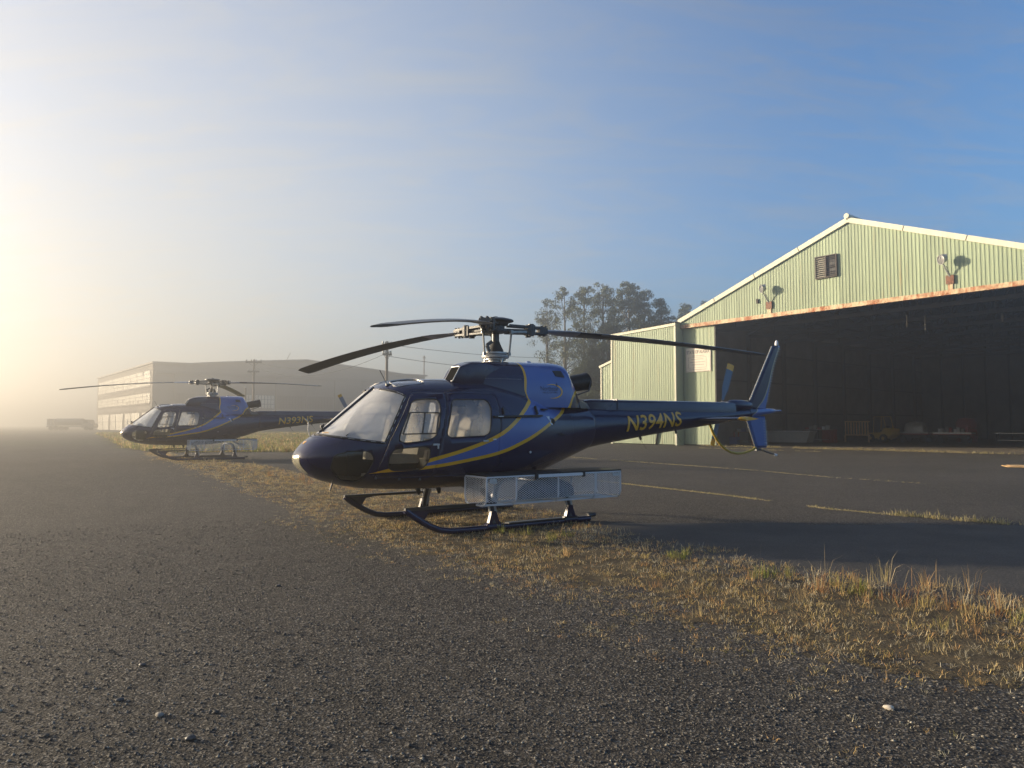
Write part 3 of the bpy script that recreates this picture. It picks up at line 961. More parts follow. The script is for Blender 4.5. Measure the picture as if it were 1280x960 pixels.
    for x in np.linspace(5.2, 9.86, 40):
        zb, zt, w = float(B_ZB(x)), float(B_ZT(x)), float(B_W(x))
        rings.append([(x, w * math.cos(a), (zt + zb) / 2 + (zt - zb) / 2 * math.sin(a)) for a in np.linspace(0, 2 * math.pi, 48, endpoint=False)])
    bm_.loft(rings); boom = P(bm_, 'tail_boom', 'navy_paint', sm=60)
    cv = MB(); rings = []
    for x, zt, w in ((5.12, 1.90, .17), (5.17, 1.955, .175), (5.3, 1.968, .175), (6.5, 1.975, .15), (7.8, 1.98, .13), (9.28, 1.985, .115), (9.31, 1.965, .11)):
        rings.append([(x, -w, 1.73), (x, -w, zt - .05), (x, -w * .85, zt - .012), (x, -w * .55, zt), (x, w * .55, zt), (x, w * .85, zt - .012), (x, w, zt - .05), (x, w, 1.73)])
    cv.loft(rings); so = P(cv, 'drive_shaft_cover', 'navy_paint', boom, 30)
    sm_ = MB(); sm_.bb((5.92, -.172, 1.76), (5.945, .172, 1.984)); P(sm_, 'cover_band', 'navy_paint', boom, None)
    for x in (6.6, 7.55):
        an = MB(); zb = float(B_ZB(x)); an.tube([(x, -.05, zb + .02), (x + .02, -.05, zb - .05)], 0.025, 8); an.tube([(x + .02, -.05, zb - .05), (x + .16, -.05, zb - .22)], 0.004, 4); P(an, 'whip_antenna', 'dark_metal', boom)
    gb = MB(); gb.lathe([(0.07, -.1), (0.115, 0), (0.125, .25), (0.12, .52), (0.08, .62)], (9.28, 0, 1.92), 20, (1, 0, 0)); P(gb, 'tail_gearbox_cover', 'navy_paint', boom)
    for side in (-1, 1):
        L = 1.36
        me = text_mesh(reg, 0.285, 1.55, 0.20, 0.014)
        wrap_text('registration_lettering', me, (6.03, 1.388), math.atan2(0.098, 1.445), boom_y, side, MATS['gold_paint'], boom, 0.006)
    # --- tail surfaces
    def fin(name, poly, t, mat, par=None):
        m_ = MB(); inn = inset_poly(poly, 0.05); n = len(poly)
        vs_ = [(p[0], 0, p[1]) for p in poly] + [(p[0], t / 2, p[1]) for p in inn] + [(p[0], -t / 2, p[1]) for p in inn]
        fs_ = [tuple(range(n, 2 * n)), tuple(range(3 * n - 1, 2 * n - 1, -1))]
        for i in range(n):
            j = (i + 1) % n
            fs_ += [(i, j, n + j, n + i), (j, i, 2 * n + i, 2 * n + j)]
        m_.add(vs_, fs_)
        return m_.build(name, MATS[mat], par or root, 25)
    uf = fin('upper_fin', [(9.80, 1.86), (9.895, 2.04), (10.70, 3.255), (10.76, 3.285), (10.985, 3.28), (10.70, 2.76), (10.43, 1.90), (10.42, 1.80)], 0.10, 'fin_livery')
    lf = fin('lower_fin', [(9.78, 1.72), (9.80, 1.60), (10.055, 1.02), (10.45, 1.02), (10.40, 1.70)], 0.08, 'blue_paint')
    ed = MB(); ed.bar((9.90, 0, 2.04), (10.70, 0, 3.25), 0.028, 0.028, (0, 1, 0)); P(ed, 'leading_edge', 'grey_metal', uf)
    ed = MB(); ed.bar((9.79, 0, 1.60), (10.05, 0, 1.03), 0.02, 0.02, (0, 1, 0)); P(ed, 'leading_edge', 'grey_metal', lf)
    rb = MB()
    for k in range(17):
        z = 1.07 + k * 0.034; x1 = 10.445 - (z - 1.02) * 0.07
        for s_ in (-1, 1): rb.box((x1 - 0.06, s_ * 0.030, z), (0.12, 0.02, 0.009))
    P(rb, 'fin_rib', 'pale_metal', lf, None)
    rb = MB()
    for k in range(22):
        z = 2.02 + k * 0.056; x1 = 10.43 + (z - 1.9) * 0.325 if z < 2.76 else 10.70 + (z - 2.76) * 0.55
        for s_ in (-1, 1): rb.box((x1 - 0.05, s_ * 0.036, z), (0.10, 0.02, 0.012))
    P(rb, 'fin_rib', 'pale_metal', uf, None)
    sl_ = MB(); sl_.lathe([(0.035, 0), (0.04, .03), (0.035, .09), (0.012, .12)], (10.87, 0, 3.275), 14); P(sl_, 'beacon_light', 'white_enamel', uf)
    tc = MB(); rings = []
    for x, zb, zt, w in ((9.80, 1.665, 1.865, .11), (10.1, 1.70, 1.87, .10), (10.5, 1.745, 1.875, .085), (10.70, 1.775, 1.87, .07), (10.76, 1.80, 1.85, .03), (10.98, 1.815, 1.845, .014)):
        rings.append([(x, w * math.cos(a), (zb + zt) / 2 + (zt - zb) / 2 * math.sin(a)) for a in np.linspace(0, 2 * math.pi, 20, endpoint=False)])
    tc.loft(rings); P(tc, 'tail_cone', 'fin_livery', sm=40)
    gd = MB(); gd.tube([(8.62, 0, 1.52), (8.70, 0, 1.36), (8.80, 0, 1.236), (8.93, 0, 1.11), (9.07, 0, 1.016), (9.25, 0, .945), (9.45, 0, .915), (9.65, 0, .92), (9.84, 0, .953), (9.98, 0, .99), (10.06, 0, 1.03)], .026, 8); gu = P(gd, 'tail_rotor_guard', 'yellow_rubber', sm=50)
    gd = MB(); gd.tube([(10.03, 0, 1.03), (10.16, 0, 1.0), (10.45, 0, .925), (10.72, 0, .862)], .016, 6); gd.box((10.14, 0, .985), (.14, .05, .05)); P(gd, 'tail_skid', 'dark_metal', gu)
    gd = MB(); gd.lathe([(.02, 0), (.03, .03), (.028, .09), (.01, .11)], (10.70, 0, .866), 10, (.97, 0, -.22)); P(gd, 'skid_end', 'white_enamel', gu)
    sb = MB(); rings = []
    for y in (-1.20, -0.6, 0, 0.6, 1.20):
        rings.append([(7.97 + a, y, 1.63 - b) for a, b in airfoil(0.55, 0.13, 8)])
    sb.loft(rings); so_ = P(sb, 'stabilizer', 'navy_paint', sm=50)
    for s_ in (-1, 1):
        tp = MB(); rings = []
        for dy, k in ((0.0, 1.0), (0.05, 0.97), (0.08, 0.8)):
            rings.append([(7.97 + .275 + (a - .275) * k, s_ * (1.202 + dy), 1.63 - b * k) for a, b in airfoil(0.56, 0.15, 8)])
        tp.loft(rings); P(tp, 'stabilizer_tip', 'gold_paint', so_, 50)
    # --- tail rotor (on the right side)
    th = MB(); th.lathe([(0.05, 0), (0.06, .2), (0.075, .24), (0.03, .34)], (9.43, 0.10, 1.955), 16, (0, 1, 0)); tr = P(th, 'tail_rotor_hub', 'grey_metal')
    for s_ in (0, math.pi):
        a_ = tr_angle + s_
        e = Vector((math.sin(a_), 0, math.cos(a_))); tn = Vector((math.cos(a_), 0, -math.sin(a_)))
        def sec(r, ch, k=0.12):
            c = Vector((9.43, 0.36, 1.955)) + e * r
            return [c + tn * ((ch * .45 - p_) * .97) + Vector((0, q_ + (ch * .45 - p_) * -.2, 0)) for p_, q_ in airfoil(ch, k, 7)]
        b_ = MB(); b_.loft([sec(r, c_) for r, c_ in ((.10, .06), (.22, .10), (.34, .175), (.80, .185))]); bo = P(b_, 'tail_rotor_blade', 'tail_blade_grey', sm=50)
        b_ = MB(); b_.loft([sec(r, c_, .125) for r, c_ in ((.80, .186), (.92, .186), (.935, .17))]); P(b_, 'blade_tip', 'gold_paint', bo, 50)
    # --- main rotor head
    hd = MB()
    hd.lathe([(0.13, 2.52), (0.13, 2.56), (0.17, 2.575), (0.17, 2.60)], (3.4, 0, 0), 28); P(hd, 'mast_base', 'pale_metal')
    hd = MB(); hd.lathe([(0.215, 2.605), (0.225, 2.625), (0.225, 2.65), (0.17, 2.655), (0.20, 2.675), (0.20, 2.70), (0.12, 2.71)], (3.4, 0, 0), 32); swp = P(hd, 'swashplate', 'pale_metal')
    hd = MB(); hd.lathe([(0.135, 2.70), (0.13, 2.74), (0.10, 2.80), (0.075, 2.86), (0.07, 2.88)], (3.4, 0, 0), 24); P(hd, 'mast_boot', 'black_rubber')
    hd = MB(); hd.lathe([(0.062, 2.85), (0.062, 3.02), (0.11, 3.03), (0.13, 3.06)], (3.4, 0, 0), 20); P(hd, 'rotor_mast', 'dark_metal')
    hd = MB(); hd.lathe([(0.14, 3.02), (0.22, 3.045), (0.22, 3.075), (0.15, 3.09), (0.15, 3.14), (0.20, 3.15), (0.22, 3.19), (0.30, 3.215), (0.295, 3.235), (0.20, 3.262), (0.05, 3.275), (0.04, 3.295), (0.01, 3.297)], (3.4, 0, 0), 32)
    head = P(hd, 'rotor_head', 'dark_metal')
    for k in range(3):
        phi = phi0 + k * 2 * math.pi / 3
        e = Vector((math.cos(phi), math.sin(phi), 0)); tn = Vector((math.sin(phi), -math.cos(phi), 0)); C = Vector((3.4, 0, 0))
        def at(r, s_, z): return C + e * r + tn * s_ + Vector((0, 0, z))
        am = MB()
        am.bar(at(.10, 0, 3.085), at(.62, 0, 3.09), 0.10, 0.03)                       # star arm
        am.bar(at(.22, .075, 3.155), at(.86, .06, 3.135), 0.04, 0.035); am.bar(at(.22, -.075, 3.155), at(.86, -.06, 3.135), 0.04, 0.035)
        am.bar(at(.18, .075, 3.035), at(.86, .06, 3.045), 0.04, 0.03); am.bar(at(.18, -.075, 3.035), at(.86, -.06, 3.045), 0.04, 0.03)
        P(am, 'rotor_arm', 'dark_metal', head, 30)
        cl = MB(); cl.box(at(.60, 0, 3.095), (.13, .20, .16), phi); cl.lathe([(.05, -.10), (.05, .10)], at(.60, .07, 3.09), 12); cl.lathe([(.045, -.105), (.045, .105)], at(.60, -.07, 3.09), 12)
        for s_ in (-1, 1):
            for q_ in (.80, .87): cl.lathe([(.02, -.085), (.02, .085)], at(q_, .045 * s_, 3.09), 8)
        cl.box(at(.83, 0, 3.09), (.14, .15, .10), phi)
        P(cl, 'blade_clamp', 'dark_metal', head, 30)
        lk = MB(); lk.tube([at(.19, .14, 2.66), at(.22, .16, 3.02)], 0.016, 8); lk.lathe([(.03, -.025), (.03, .025)], at(.19, .14, 2.67), 10); lk.lathe([(.035, -.03), (.035, .03)], at(.22, .16, 3.03), 10); lk.bar(at(.22, .16, 3.03), at(.5, .12, 3.05), .04, .035)
        P(lk, 'pitch_link', 'grey_metal', head, 40)
        b = rotor_blade(root, phi, tips[k], hub, 3.09, hub_pitch[k], bends[k])
    for a in (0.6, 2.7, 4.8):
        sv = MB(); c = Vector((3.4 + .17 * math.cos(a), .17 * math.sin(a), 0)); sv.tube([c + Vector((0, 0, 2.52)), c + Vector((0, 0, 2.63))], .02, 8); P(sv, 'servo_rod', 'pale_metal', swp)
    sv = MB(); sv.bar((3.22, -.10, 2.70), (3.17, -.10, 2.80), .03, .05); sv.bar((3.17, -.10, 2.80), (3.28, -.08, 2.87), .03, .05); P(sv, 'scissor_link', 'dark_metal', swp)
    # --- landing gear
    for side in (-1, 1):
        y = side * 1.085
        sk = MB()
        sk.tube([(1.27, y, .375), (1.42, y, .27), (1.62, y, .15), (1.80, y, .075), (1.98, y, .05), (2.3, y, .045), (4.47, y, .045)], 0.045, 10)
        so = P(sk, 'skid', 'navy_paint', sm=50)
        gs = MB(); gs.prism([(1.24, .36), (1.30, .405), (1.75, .405), (1.73, .36), (1.62, .345), (1.55, .23), (1.45, .25)], y - .012, y + .012)
        P(gs, 'toe_gusset', 'navy_paint', so, None)
        gl = MB(); gl.bb((1.26, y - .03, .37), (2.70, y + .03, .41)); P(gl, 'step_rail', 'black_paint', so, None)
        gl = MB(); gl.bb((2.9, y - .055, .082), (4.2, y + .055, .10)); P(gl, 'skid_tread', 'black_paint', so, None)
        cp_ = MB(); cp_.tube([(4.44, y, .09), (4.50, y, .095), (4.58, y, .10)], .035, 8); P(cp_, 'skid_heel', 'dark_metal', so)
        for x in (2.66, 4.07):
            ft = MB(); ft.tube([(x - .12, y, .06), (x + .12, y, .06)], .058, 10); ft.prism([(x - .10, .07), (x + .11, .07), (x + .035, .28), (x - .04, .28)], y - .03, y + .03); P(ft, 'crosstube_saddle', 'navy_paint', so, 40)
    for x in (2.66, 4.07):
        ct = MB(); ct.tube([(x, -1.085, .10), (x, -1.05, .28), (x, -.97, .46), (x, -.80, .55), (x, -.45, .60), (x, .45, .60), (x, .80, .55), (x, .97, .46), (x, 1.05, .28), (x, 1.085, .10)], .042, 10)
        co_ = P(ct, 'crosstube', 'black_paint', sm=50)
        for s_ in (-1, 1):
            fr_ = MB(); fr_.loft([[(x + a * 1.0 - .05, s_ * (yy) + b, z) for a, b in airfoil(.14, .5, 6)] for yy, z in ((1.075, .16), (1.04, .30), (.97, .45))]); P(fr_, 'leg_fairing', 'pale_metal', co_, 50)
    bl_ = MB(); bl_.tube([(4.25, 0, .72), (4.35, -.05, .62), (4.55, -.1, .57), (4.72, -.12, .56)], .03, 8); P(bl_, 'belly_hose', 'black_rubber')
    # --- cargo basket on the left side
    X0, X1, Y0, Y1, Z0, Z1 = 2.36, 4.86, -0.80, -1.38, 0.385, 0.785
    bk = MB()
    def loop(x):   # u-shaped hoop across the basket
        return [(x, Y0, Z1), (x, Y0, Z0 + .10), (x, Y0 - .03, Z0 + .03), (x, Y0 - .10, Z0), (x, Y1 + .10, Z0), (x, Y1 + .03, Z0 + .03), (x, Y1, Z0 + .10), (x, Y1, Z1)]
    xs = [X0, 2.86, 3.62, 4.34, X1]
    for x in xs: bk.tube(loop(x), .014, 6)
    for y in (Y0, Y1): bk.tube([(X0, y, Z1), (X1, y, Z1)], .016, 6)
    for y in (Y0 - .08, Y1 + .08): bk.tube([(X0, y, Z0 + .003), (X1, y, Z0 + .003)], .011, 6)
    for x in (X0, X1): bk.tube([(x, Y0, Z1 - .004), (x, Y1, Z1 - .004)], .016, 6)
    bo = P(bk, 'cargo_basket', 'white_enamel', sm=50)
    def mesh_panel(o_, u, v, lu, lv, pitch=0.052, w=0.0025):
        m_ = MB(); u, v, o_ = Vector(u), Vector(v), Vector(o_); nrm = u.cross(v).normalized()
        slope = 0.6
        for sg in (1, -1):
            c = -lv / slope
            while c < lu + lv / slope:
                # line u = c + sg * s / slope
                if sg > 0: ua, va, ub, vb = c, 0.0, c + lv / slope, lv
                else: ua, va, ub, vb = c + lv / slope, 0.0, c, lv
                d_u, d_v = ub - ua, vb - va
                t0, t1 = 0.0, 1.0
                ta, tb = sorted(((0 - ua) / d_u, (lu - ua) / d_u))
                t0, t1 = max(t0, ta), min(t1, tb)
                if t1 - t0 > 0.02:
                    pa = o_ + u * (ua + d_u * t0) + v * (va + d_v * t0); pb = o_ + u * (ua + d_u * t1) + v * (va + d_v * t1)
                    m_.bar(pa, pb, w * 1.6, w, nrm)
                c += pitch
        return P(m_, 'wire_mesh', 'basket_mesh', bo, None)
    mesh_panel((X0, Y1, Z0 + .05), (1, 0, 0), (0, 0, 1), X1 - X0, Z1 - Z0 - .05)
    mesh_panel((X0, Y0, Z0 + .05), (1, 0, 0), (0, 0, 1), X1 - X0, Z1 - Z0 - .05)
    mesh_panel((X0, Y1 + .05, Z0), (1, 0, 0), (0, 1, 0), X1 - X0, Y0 - Y1 - .10)
    for x in (X0, X1): mesh_panel((x, Y1 + .02, Z0 + .02), (0, 1, 0), (0, 0, 1), Y0 - Y1 - .04, Z1 - Z0 - .03)
    ld = MB(); ld.bb((X0 - .01, Y1 - .015, Z1 + .014), (X1 + .01, Y0 + .015, Z1 + .034)); P(ld, 'basket_lid', 'black_paint', bo, None)
    hn = MB(); hn.bb((3.22, Y1 - .045, Z1 - .03), (4.06, Y1 - .018, Z1 + .012)); P(hn, 'lid_handle', 'white_enamel', bo, None)
    for x in (3.20, 4.08):
        hb = MB(); hb.bb((x - .02, Y1 - .05, Z1 - .05), (x + .02, Y1 - .016, Z1 + .03)); P(hb, 'handle_bracket', 'black_paint', bo, None)
    pl = MB(); pl.bb((2.40, Y1 - .020, .70), (2.52, Y1 - .016, .765)); P(pl, 'basket_latch', 'pale_metal', bo, None)
    pl = MB(); pl.bb((4.68, Y1 - .020, .72), (4.83, Y1 - .016, .765)); P(pl, 'basket_latch', 'pale_metal', bo, None)
    return root

# ------------------------------------------------------------------ materials of the setting
def ground_mats():
    m, nt, b = new_mat('tarmac')
    t = NT(nt); co = t.coord()
    big = t.noise(co, 0.22, 5, 0.6)
    mid = t.noise(co, 1.7, 5, 0.6, 0.4)
    fine = t.noise(co, 70, 4, 0.75)
    vor = t.voronoi(co, 85, 'F1', 'Color')
    base = t.ramp(big, [(0.3, (0.046, 0.041, 0.035)), (0.7, (0.078, 0.069, 0.058))])
    base = t.mix(0.7, base, t.ramp(mid, [(0.25, (0.55,) * 3), (0.75, (1.35,) * 3)]), 'MULTIPLY')
    base = t.mix(1.0, base, t.ramp(fine, [(0.32, (0.35,) * 3), (0.5, (0.95,) * 3), (0.70, (1.9,) * 3)]), 'MULTIPLY')
    chips = t.ramp(t.xyz(vor)[0], [(0.83, (0, 0, 0)), (0.88, (1, 1, 1))])
    base = t.mix(t.math('MULTIPLY', chips, 0.85), base, (0.27, 0.245, 0.205))
    dk = t.ramp(t.xyz(t.voronoi(co, 40, 'F1', 'Color'))[1], [(0.80, (0, 0, 0)), (0.9, (1, 1, 1))])
    base = t.mix(t.math('MULTIPLY', dk, 0.6), base, (0.018, 0.016, 0.014))
    t.l.new(base, b.inputs['Base Color'])
    b.inputs['Roughness'].default_value = 0.88
    b.inputs['Specular IOR Level'].default_value = 0.25
    hgt = t.math('ADD', t.math('MULTIPLY', t.voronoi(co, 60), 0.8), t.math('MULTIPLY', t.noise(co, 28, 6, 0.75), 1.2))
    hgt = t.math('ADD', hgt, t.math('MULTIPLY', t.noise(co, 2.3, 4, 0.6), 2.2))
    hgt = t.math('ADD', hgt, t.math('MULTIPLY', t.noise(co, 9.0, 4, 0.65), 1.3))
    t.l.new(t.bump(hgt, 1.0, 0.030), b.inputs['Normal'])
    m, nt, b = new_mat('tarmac_patch')
    t = NT(nt); co = t.coord()
    base = t.ramp(t.noise(co, 1.1, 5, 0.6), [(0.3, (0.050, 0.046, 0.041)), (0.7, (0.082, 0.075, 0.066))])
    base = t.mix(1.0, base, t.ramp(t.noise(co, 60, 4, 0.7), [(0.35, (0.5,) * 3), (0.7, (1.6,) * 3)]), 'MULTIPLY')
    t.l.new(base, b.inputs['Base Color']); b.inputs['Roughness'].default_value = 0.9; b.inputs['Specular IOR Level'].default_value = 0.25
    t.l.new(t.bump(t.math('ADD', t.noise(co, 40, 5, 0.7), t.math('MULTIPLY', t.noise(co, 1.5, 3), 1.5)), 0.7, 0.012), b.inputs['Normal'])
    m, nt, b = new_mat('dry_soil')
    t = NT(nt); co = t.coord()
    base = t.ramp(t.noise(co, 3.5, 6, 0.65), [(0.3, (0.05, 0.042, 0.031)), (0.7, (0.15, 0.118, 0.07))])
    base = t.mix(1.0, base, t.ramp(t.noise(co, 55, 4, 0.7), [(0.3, (0.45,) * 3), (0.7, (1.6,) * 3)]), 'MULTIPLY')
    t.l.new(base, b.inputs['Base Color']); b.inputs['Roughness'].default_value = 0.95; b.inputs['Specular IOR Level'].default_value = 0.1
    t.l.new(t.bump(t.noise(co, 30, 6, 0.7), 0.9, 0.03), b.inputs['Normal'])
    m, nt, b = new_mat('meadow')
    t = NT(nt); co = t.coord()
    base = t.ramp(t.noise(co, 0.35, 6, 0.65), [(0.3, (0.10, 0.105, 0.035)), (0.55, (0.19, 0.165, 0.065)), (0.75, (0.27, 0.21, 0.10))])
    base = t.mix(1.0, base, t.ramp(t.noise(co, 9, 5, 0.7), [(0.3, (0.55,) * 3), (0.7, (1.4,) * 3)]), 'MULTIPLY')
    t.l.new(base, b.inputs['Base Color']); b.inputs['Roughness'].default_value = 0.95; b.inputs['Specular IOR Level'].default_value = 0.1
    t.l.new(t.bump(t.noise(co, 8, 6, 0.7), 1.0, 0.15), b.inputs['Normal'])
    m, nt, b = new_mat('grass_blades')
    t = NT(nt)
    at = t.node('ShaderNodeAttribute', attribute_name='col')
    t.l.new(at.outputs['Color'], b.inputs['Base Color'])
    b.inputs['Roughness'].default_value = 0.7; b.inputs['Specular IOR Level'].default_value = 0.2
    tl = t.node('ShaderNodeBsdfTranslucent'); t.l.new(at.outputs['Color'], tl.inputs[0])
    mx = t.node('ShaderNodeMixShader'); mx.inputs[0].default_value = 0.35
    out = [n for n in t.n if n.type == 'OUTPUT_MATERIAL'][0]
    t.l.new(b.outputs[0], mx.inputs[1]); t.l.new(tl.outputs[0], mx.inputs[2]); t.l.new(mx.outputs[0], out.inputs['Surface'])
    m, nt, b = new_mat('pebble')
    t = NT(nt)
    at = t.node('ShaderNodeAttribute', attribute_name='col')
    t.l.new(at.outputs['Color'], b.inputs['Base Color']); b.inputs['Roughness'].default_value = 0.85
ground_mats()

def rusty(name, paint, rust=(0.20, 0.065, 0.022), amount=0.55, scale=1.6, stretch=(1, 1, 0.18), rough=0.6, objvar=0.0):
    m, nt, b = new_mat(name)
    t = NT(nt); co = t.coord()
    v = t.mapping(co, stretch)
    st = t.noise(v, scale * 3, 6, 0.65)
    base = t.ramp(st, [(0.25, tuple(c * 0.80 for c in paint)), (0.75, tuple(min(1, c * 1.12) for c in paint))])
    if objvar:
        oi = t.node('ShaderNodeObjectInfo')
        base = t.mix(1.0, base, t.ramp(oi.outputs['Random'], [(0, (1 - objvar,) * 3), (1, (1 + objvar * 0.5,) * 3)]), 'MULTIPLY')
    ru = t.noise(t.mapping(co, stretch, (3.1, 7.7, 1.3)), scale * 2, 7, 0.7)
    lo = 1 - amount
    f = t.ramp(ru, [(max(0, lo - 0.04), (0, 0, 0)), (min(1, lo + 0.10), (1, 1, 1))])
    col = t.mix(f, base, t.ramp(t.noise(co, 9, 5), [(0.3, tuple(c * 0.6 for c in rust)), (0.7, tuple(c * 1.5 for c in rust))]))
    t.l.new(col, b.inputs['Base Color'])
    b.inputs['Roughness'].default_value = rough
    b.inputs['Specular IOR Level'].default_value = 0.3
    return m
rusty('green_siding', (0.315, 0.378, 0.25), (0.25, 0.18, 0.08), 0.36, 1.2, (1, 1, 0.06), 0.55, 0.10)
rusty('cream_trim', (0.68, 0.66, 0.52), (0.35, 0.2, 0.08), 0.30, 1.0)
rusty('rusty_beam', (0.64, 0.50, 0.32), (0.30, 0.105, 0.035), 0.51, 1.1, (1, 1, 0.35))
rusty('rusty_iron', (0.20, 0.10, 0.06), (0.16, 0.06, 0.03), 0.5, 3, (1, 1, 1))
rusty('grey_roof', (0.20, 0.21, 0.20), (0.12, 0.10, 0.08), 0.35, 1.0, (1, 0.2, 1))
simple('pier_green', (0.33, 0.38, 0.26), 0.6, 0, 0, 0.12, 1.5)
simple('louvre_brown', (0.055, 0.040, 0.030), 0.7)
simple('louvre_pale', (0.45, 0.42, 0.34), 0.6)
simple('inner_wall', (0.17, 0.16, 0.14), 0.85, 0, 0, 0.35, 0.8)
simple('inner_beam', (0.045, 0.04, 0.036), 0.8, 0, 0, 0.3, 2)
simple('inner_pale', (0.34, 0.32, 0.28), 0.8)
simple('hangar_concrete', (0.13, 0.105, 0.075), 0.9, 0, 0, 0.3, 1.2, 0.4, 12)
simple('sign_white', (0.70, 0.63, 0.52), 0.6, 0, 0, 0.06)
simple('sign_ink', (0.10, 0.09, 0.08), 0.7)
simple('lamp_grey', (0.42, 0.42, 0.40), 0.45, 0.4)
simple('lamp_glass', (0.16, 0.16, 0.16), 0.12, 0.0, 0.4)
simple('forklift_yellow', (0.55, 0.36, 0.03), 0.5)
simple('tool_red', (0.30, 0.03, 0.02), 0.5)
simple('tool_blue', (0.05, 0.09, 0.22), 0.5)
simple('bench_wood', (0.20, 0.13, 0.07), 0.8)
simple('plywood', (0.62, 0.40, 0.18), 0.7, 0, 0, 0.2, 4)
simple('old_wall', (0.23, 0.20, 0.165), 0.85, 0, 0, 0.15, 0.25)
simple('old_wall_dark', (0.16, 0.14, 0.12), 0.85, 0, 0, 0.15, 0.3)
simple('old_roof', (0.20, 0.18, 0.16), 0.85, 0, 0, 0.12, 0.2)
simple('old_pane', (0.74, 0.70, 0.58), 0.2, 0, 0, 0.12, 0.5)  # pale base colour carries the fog glow seen in the panes
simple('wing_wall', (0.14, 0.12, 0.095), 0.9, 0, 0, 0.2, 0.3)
simple('old_mullion', (0.12, 0.10, 0.085), 0.8)
simple('old_door', (0.66, 0.62, 0.52), 0.6, 0, 0, 0.06, 0.5)
simple('pole_wood', (0.16, 0.13, 0.10), 0.9, 0, 0, 0.25, 2)
simple('bark', (0.10, 0.085, 0.065), 0.9, 0, 0, 0.3, 3, 0.5, 8)
simple('truck_white', (0.60, 0.58, 0.54), 0.5)
simple('truck_grey', (0.22, 0.20, 0.18), 0.5)
simple('white_stone', (0.55, 0.48, 0.38), 0.9)

# ------------------------------------------------------------------ ground
def gz(x, y):
    x, y = np.asarray(x, float), np.asarray(y, float)
    return 0.13 * smoothstep((y - 13) / 14) * smoothstep((1 - x) / 10)

def sheet(name, xs, ys, mat, lift=0.0, mask=None, kind='structure', rough=0.0):
    X, Y = np.meshgrid(xs, ys)
    Z = gz(X, Y) + lift
    if rough: Z = Z + rng.uniform(-rough, rough, X.shape)
    nx, ny = len(xs), len(ys)
    v = np.stack([X.ravel(), Y.ravel(), Z.ravel()], 1)
    i, j = np.meshgrid(np.arange(nx - 1), np.arange(ny - 1))
    a = (j * nx + i).ravel()
    f = np.stack([a, a + 1, a + nx + 1, a + nx], 1)
    if mask is not None:
        c = v[f].mean(1)
        f = f[mask(c[:, 0], c[:, 1])]
    me = bpy.data.meshes.new(name)
    used = np.unique(f)
    rm = np.full(len(v), -1); rm[used] = np.arange(len(used))
    me.from_pydata(v[used].tolist(), [], rm[f].tolist())
    o = link_mesh(name, me, MATS[mat])
    for p in me.polygons: p.use_smooth = True
    if kind: o['kind'] = kind
    return o

GX = np.concatenate([np.linspace(-600, -60, 12), np.linspace(-55, 55, 111), np.linspace(60, 600, 12)])
GY = np.concatenate([np.linspace(-600, -20, 12), np.linspace(-15, 80, 96), np.linspace(90, 600, 14)])
sheet('ground', GX, GY, 'tarmac')

# dry verge between the taxiway and the apron: left and right edge as polylines (x as a function of y)
VL = pchip([2.2, 3.7, 4.0, 4.3, 4.7, 5.3, 6.0, 6.8, 8.2, 10.9, 16.0, 27.9, 42, 78.8], [8.0, 4.6, 3.2, 2.1, 1.45, 1.0, .52, 0.0, -1.1, -2.75, -5.9, -13.5, -22.5, -44.5])
VR = pchip([2.2, 4.5, 6.16, 6.66, 7.55, 8.72, 10.32, 12.4, 15.2, 17.3, 19.5, 24.3, 29.5, 34, 37], [7.6, 5.6, 4.35, 3.75, 3.0, 2.15, 1.1, .35, -.9, -3.1, -5.2, -8.6, -13.0, -16.3, -17.0])
MEADOW = [(-17.5, 35.5), (-13.6, 36.5), (-9, 36), (-4, 38), (0, 60), (4, 90), (10, 140), (-62, 160), (-78, 138), (-60, 104), (-44.5, 78.8), (-22.5, 42)]
LEFT_MEADOW = [(-300, 150), (-74, 96), (-69, 101), (-88, 118), (-130, 175), (-300, 260)]
def wob(x, y, s=1.0):
    return 0.28 * np.sin(2.1 * y * s + 1.3 * np.sin(1.7 * x)) + 0.18 * np.sin(5.3 * y * s + x * 3.1) + 0.10 * np.sin(11 * y * s + 7 * x)
def in_verge(x, y, grow=0.0):
    k = 1.0 + 0.03 * y
    return (y > 2.2) & (y < 37) & (x > VL(y) + wob(x, y) * k * 0.6 - grow) & (x < VR(y) + wob(x + 9, y) * k * 0.5 + grow)
sheet('dry_verge', np.arange(-18, 8, 0.045), np.arange(2.2, 37, 0.05), 'dry_soil', 0.0022, lambda x, y: in_verge(x, y, -0.85 + 0.45 * np.sin(x * 5 + 3 * np.sin(y * 4)) * np.sin(y * 6.1 + x) + 0.3 * np.sin(x * 31 + 5 * np.sin(y * 19)) * np.sin(y * 37 + 3 * x)), rough=0.0008)
sheet('meadow', np.arange(-90, 14, 1.0), np.arange(34, 162, 1.0), 'meadow', 0.02, lambda x, y: in_poly(x + wob(x, y), y + wob(y, x), MEADOW), rough=0.02)
sheet('far_meadow', np.arange(-300, -60, 4.0), np.arange(90, 262, 4.0), 'meadow', 0.02, lambda x, y: in_poly(x, y, LEFT_MEADOW))
# worn patch of darker resurfacing beside the verge
sheet('tarmac_patch', np.arange(-2, 16, 0.25), np.arange(4, 14, 0.25), 'tarmac_patch', 0.004,
      lambda x, y: (x > VR(y) - 0.4) & (y < 11.4 + 0.5 * wob(x, y) - 0.04 * x) & (x < 15.5))

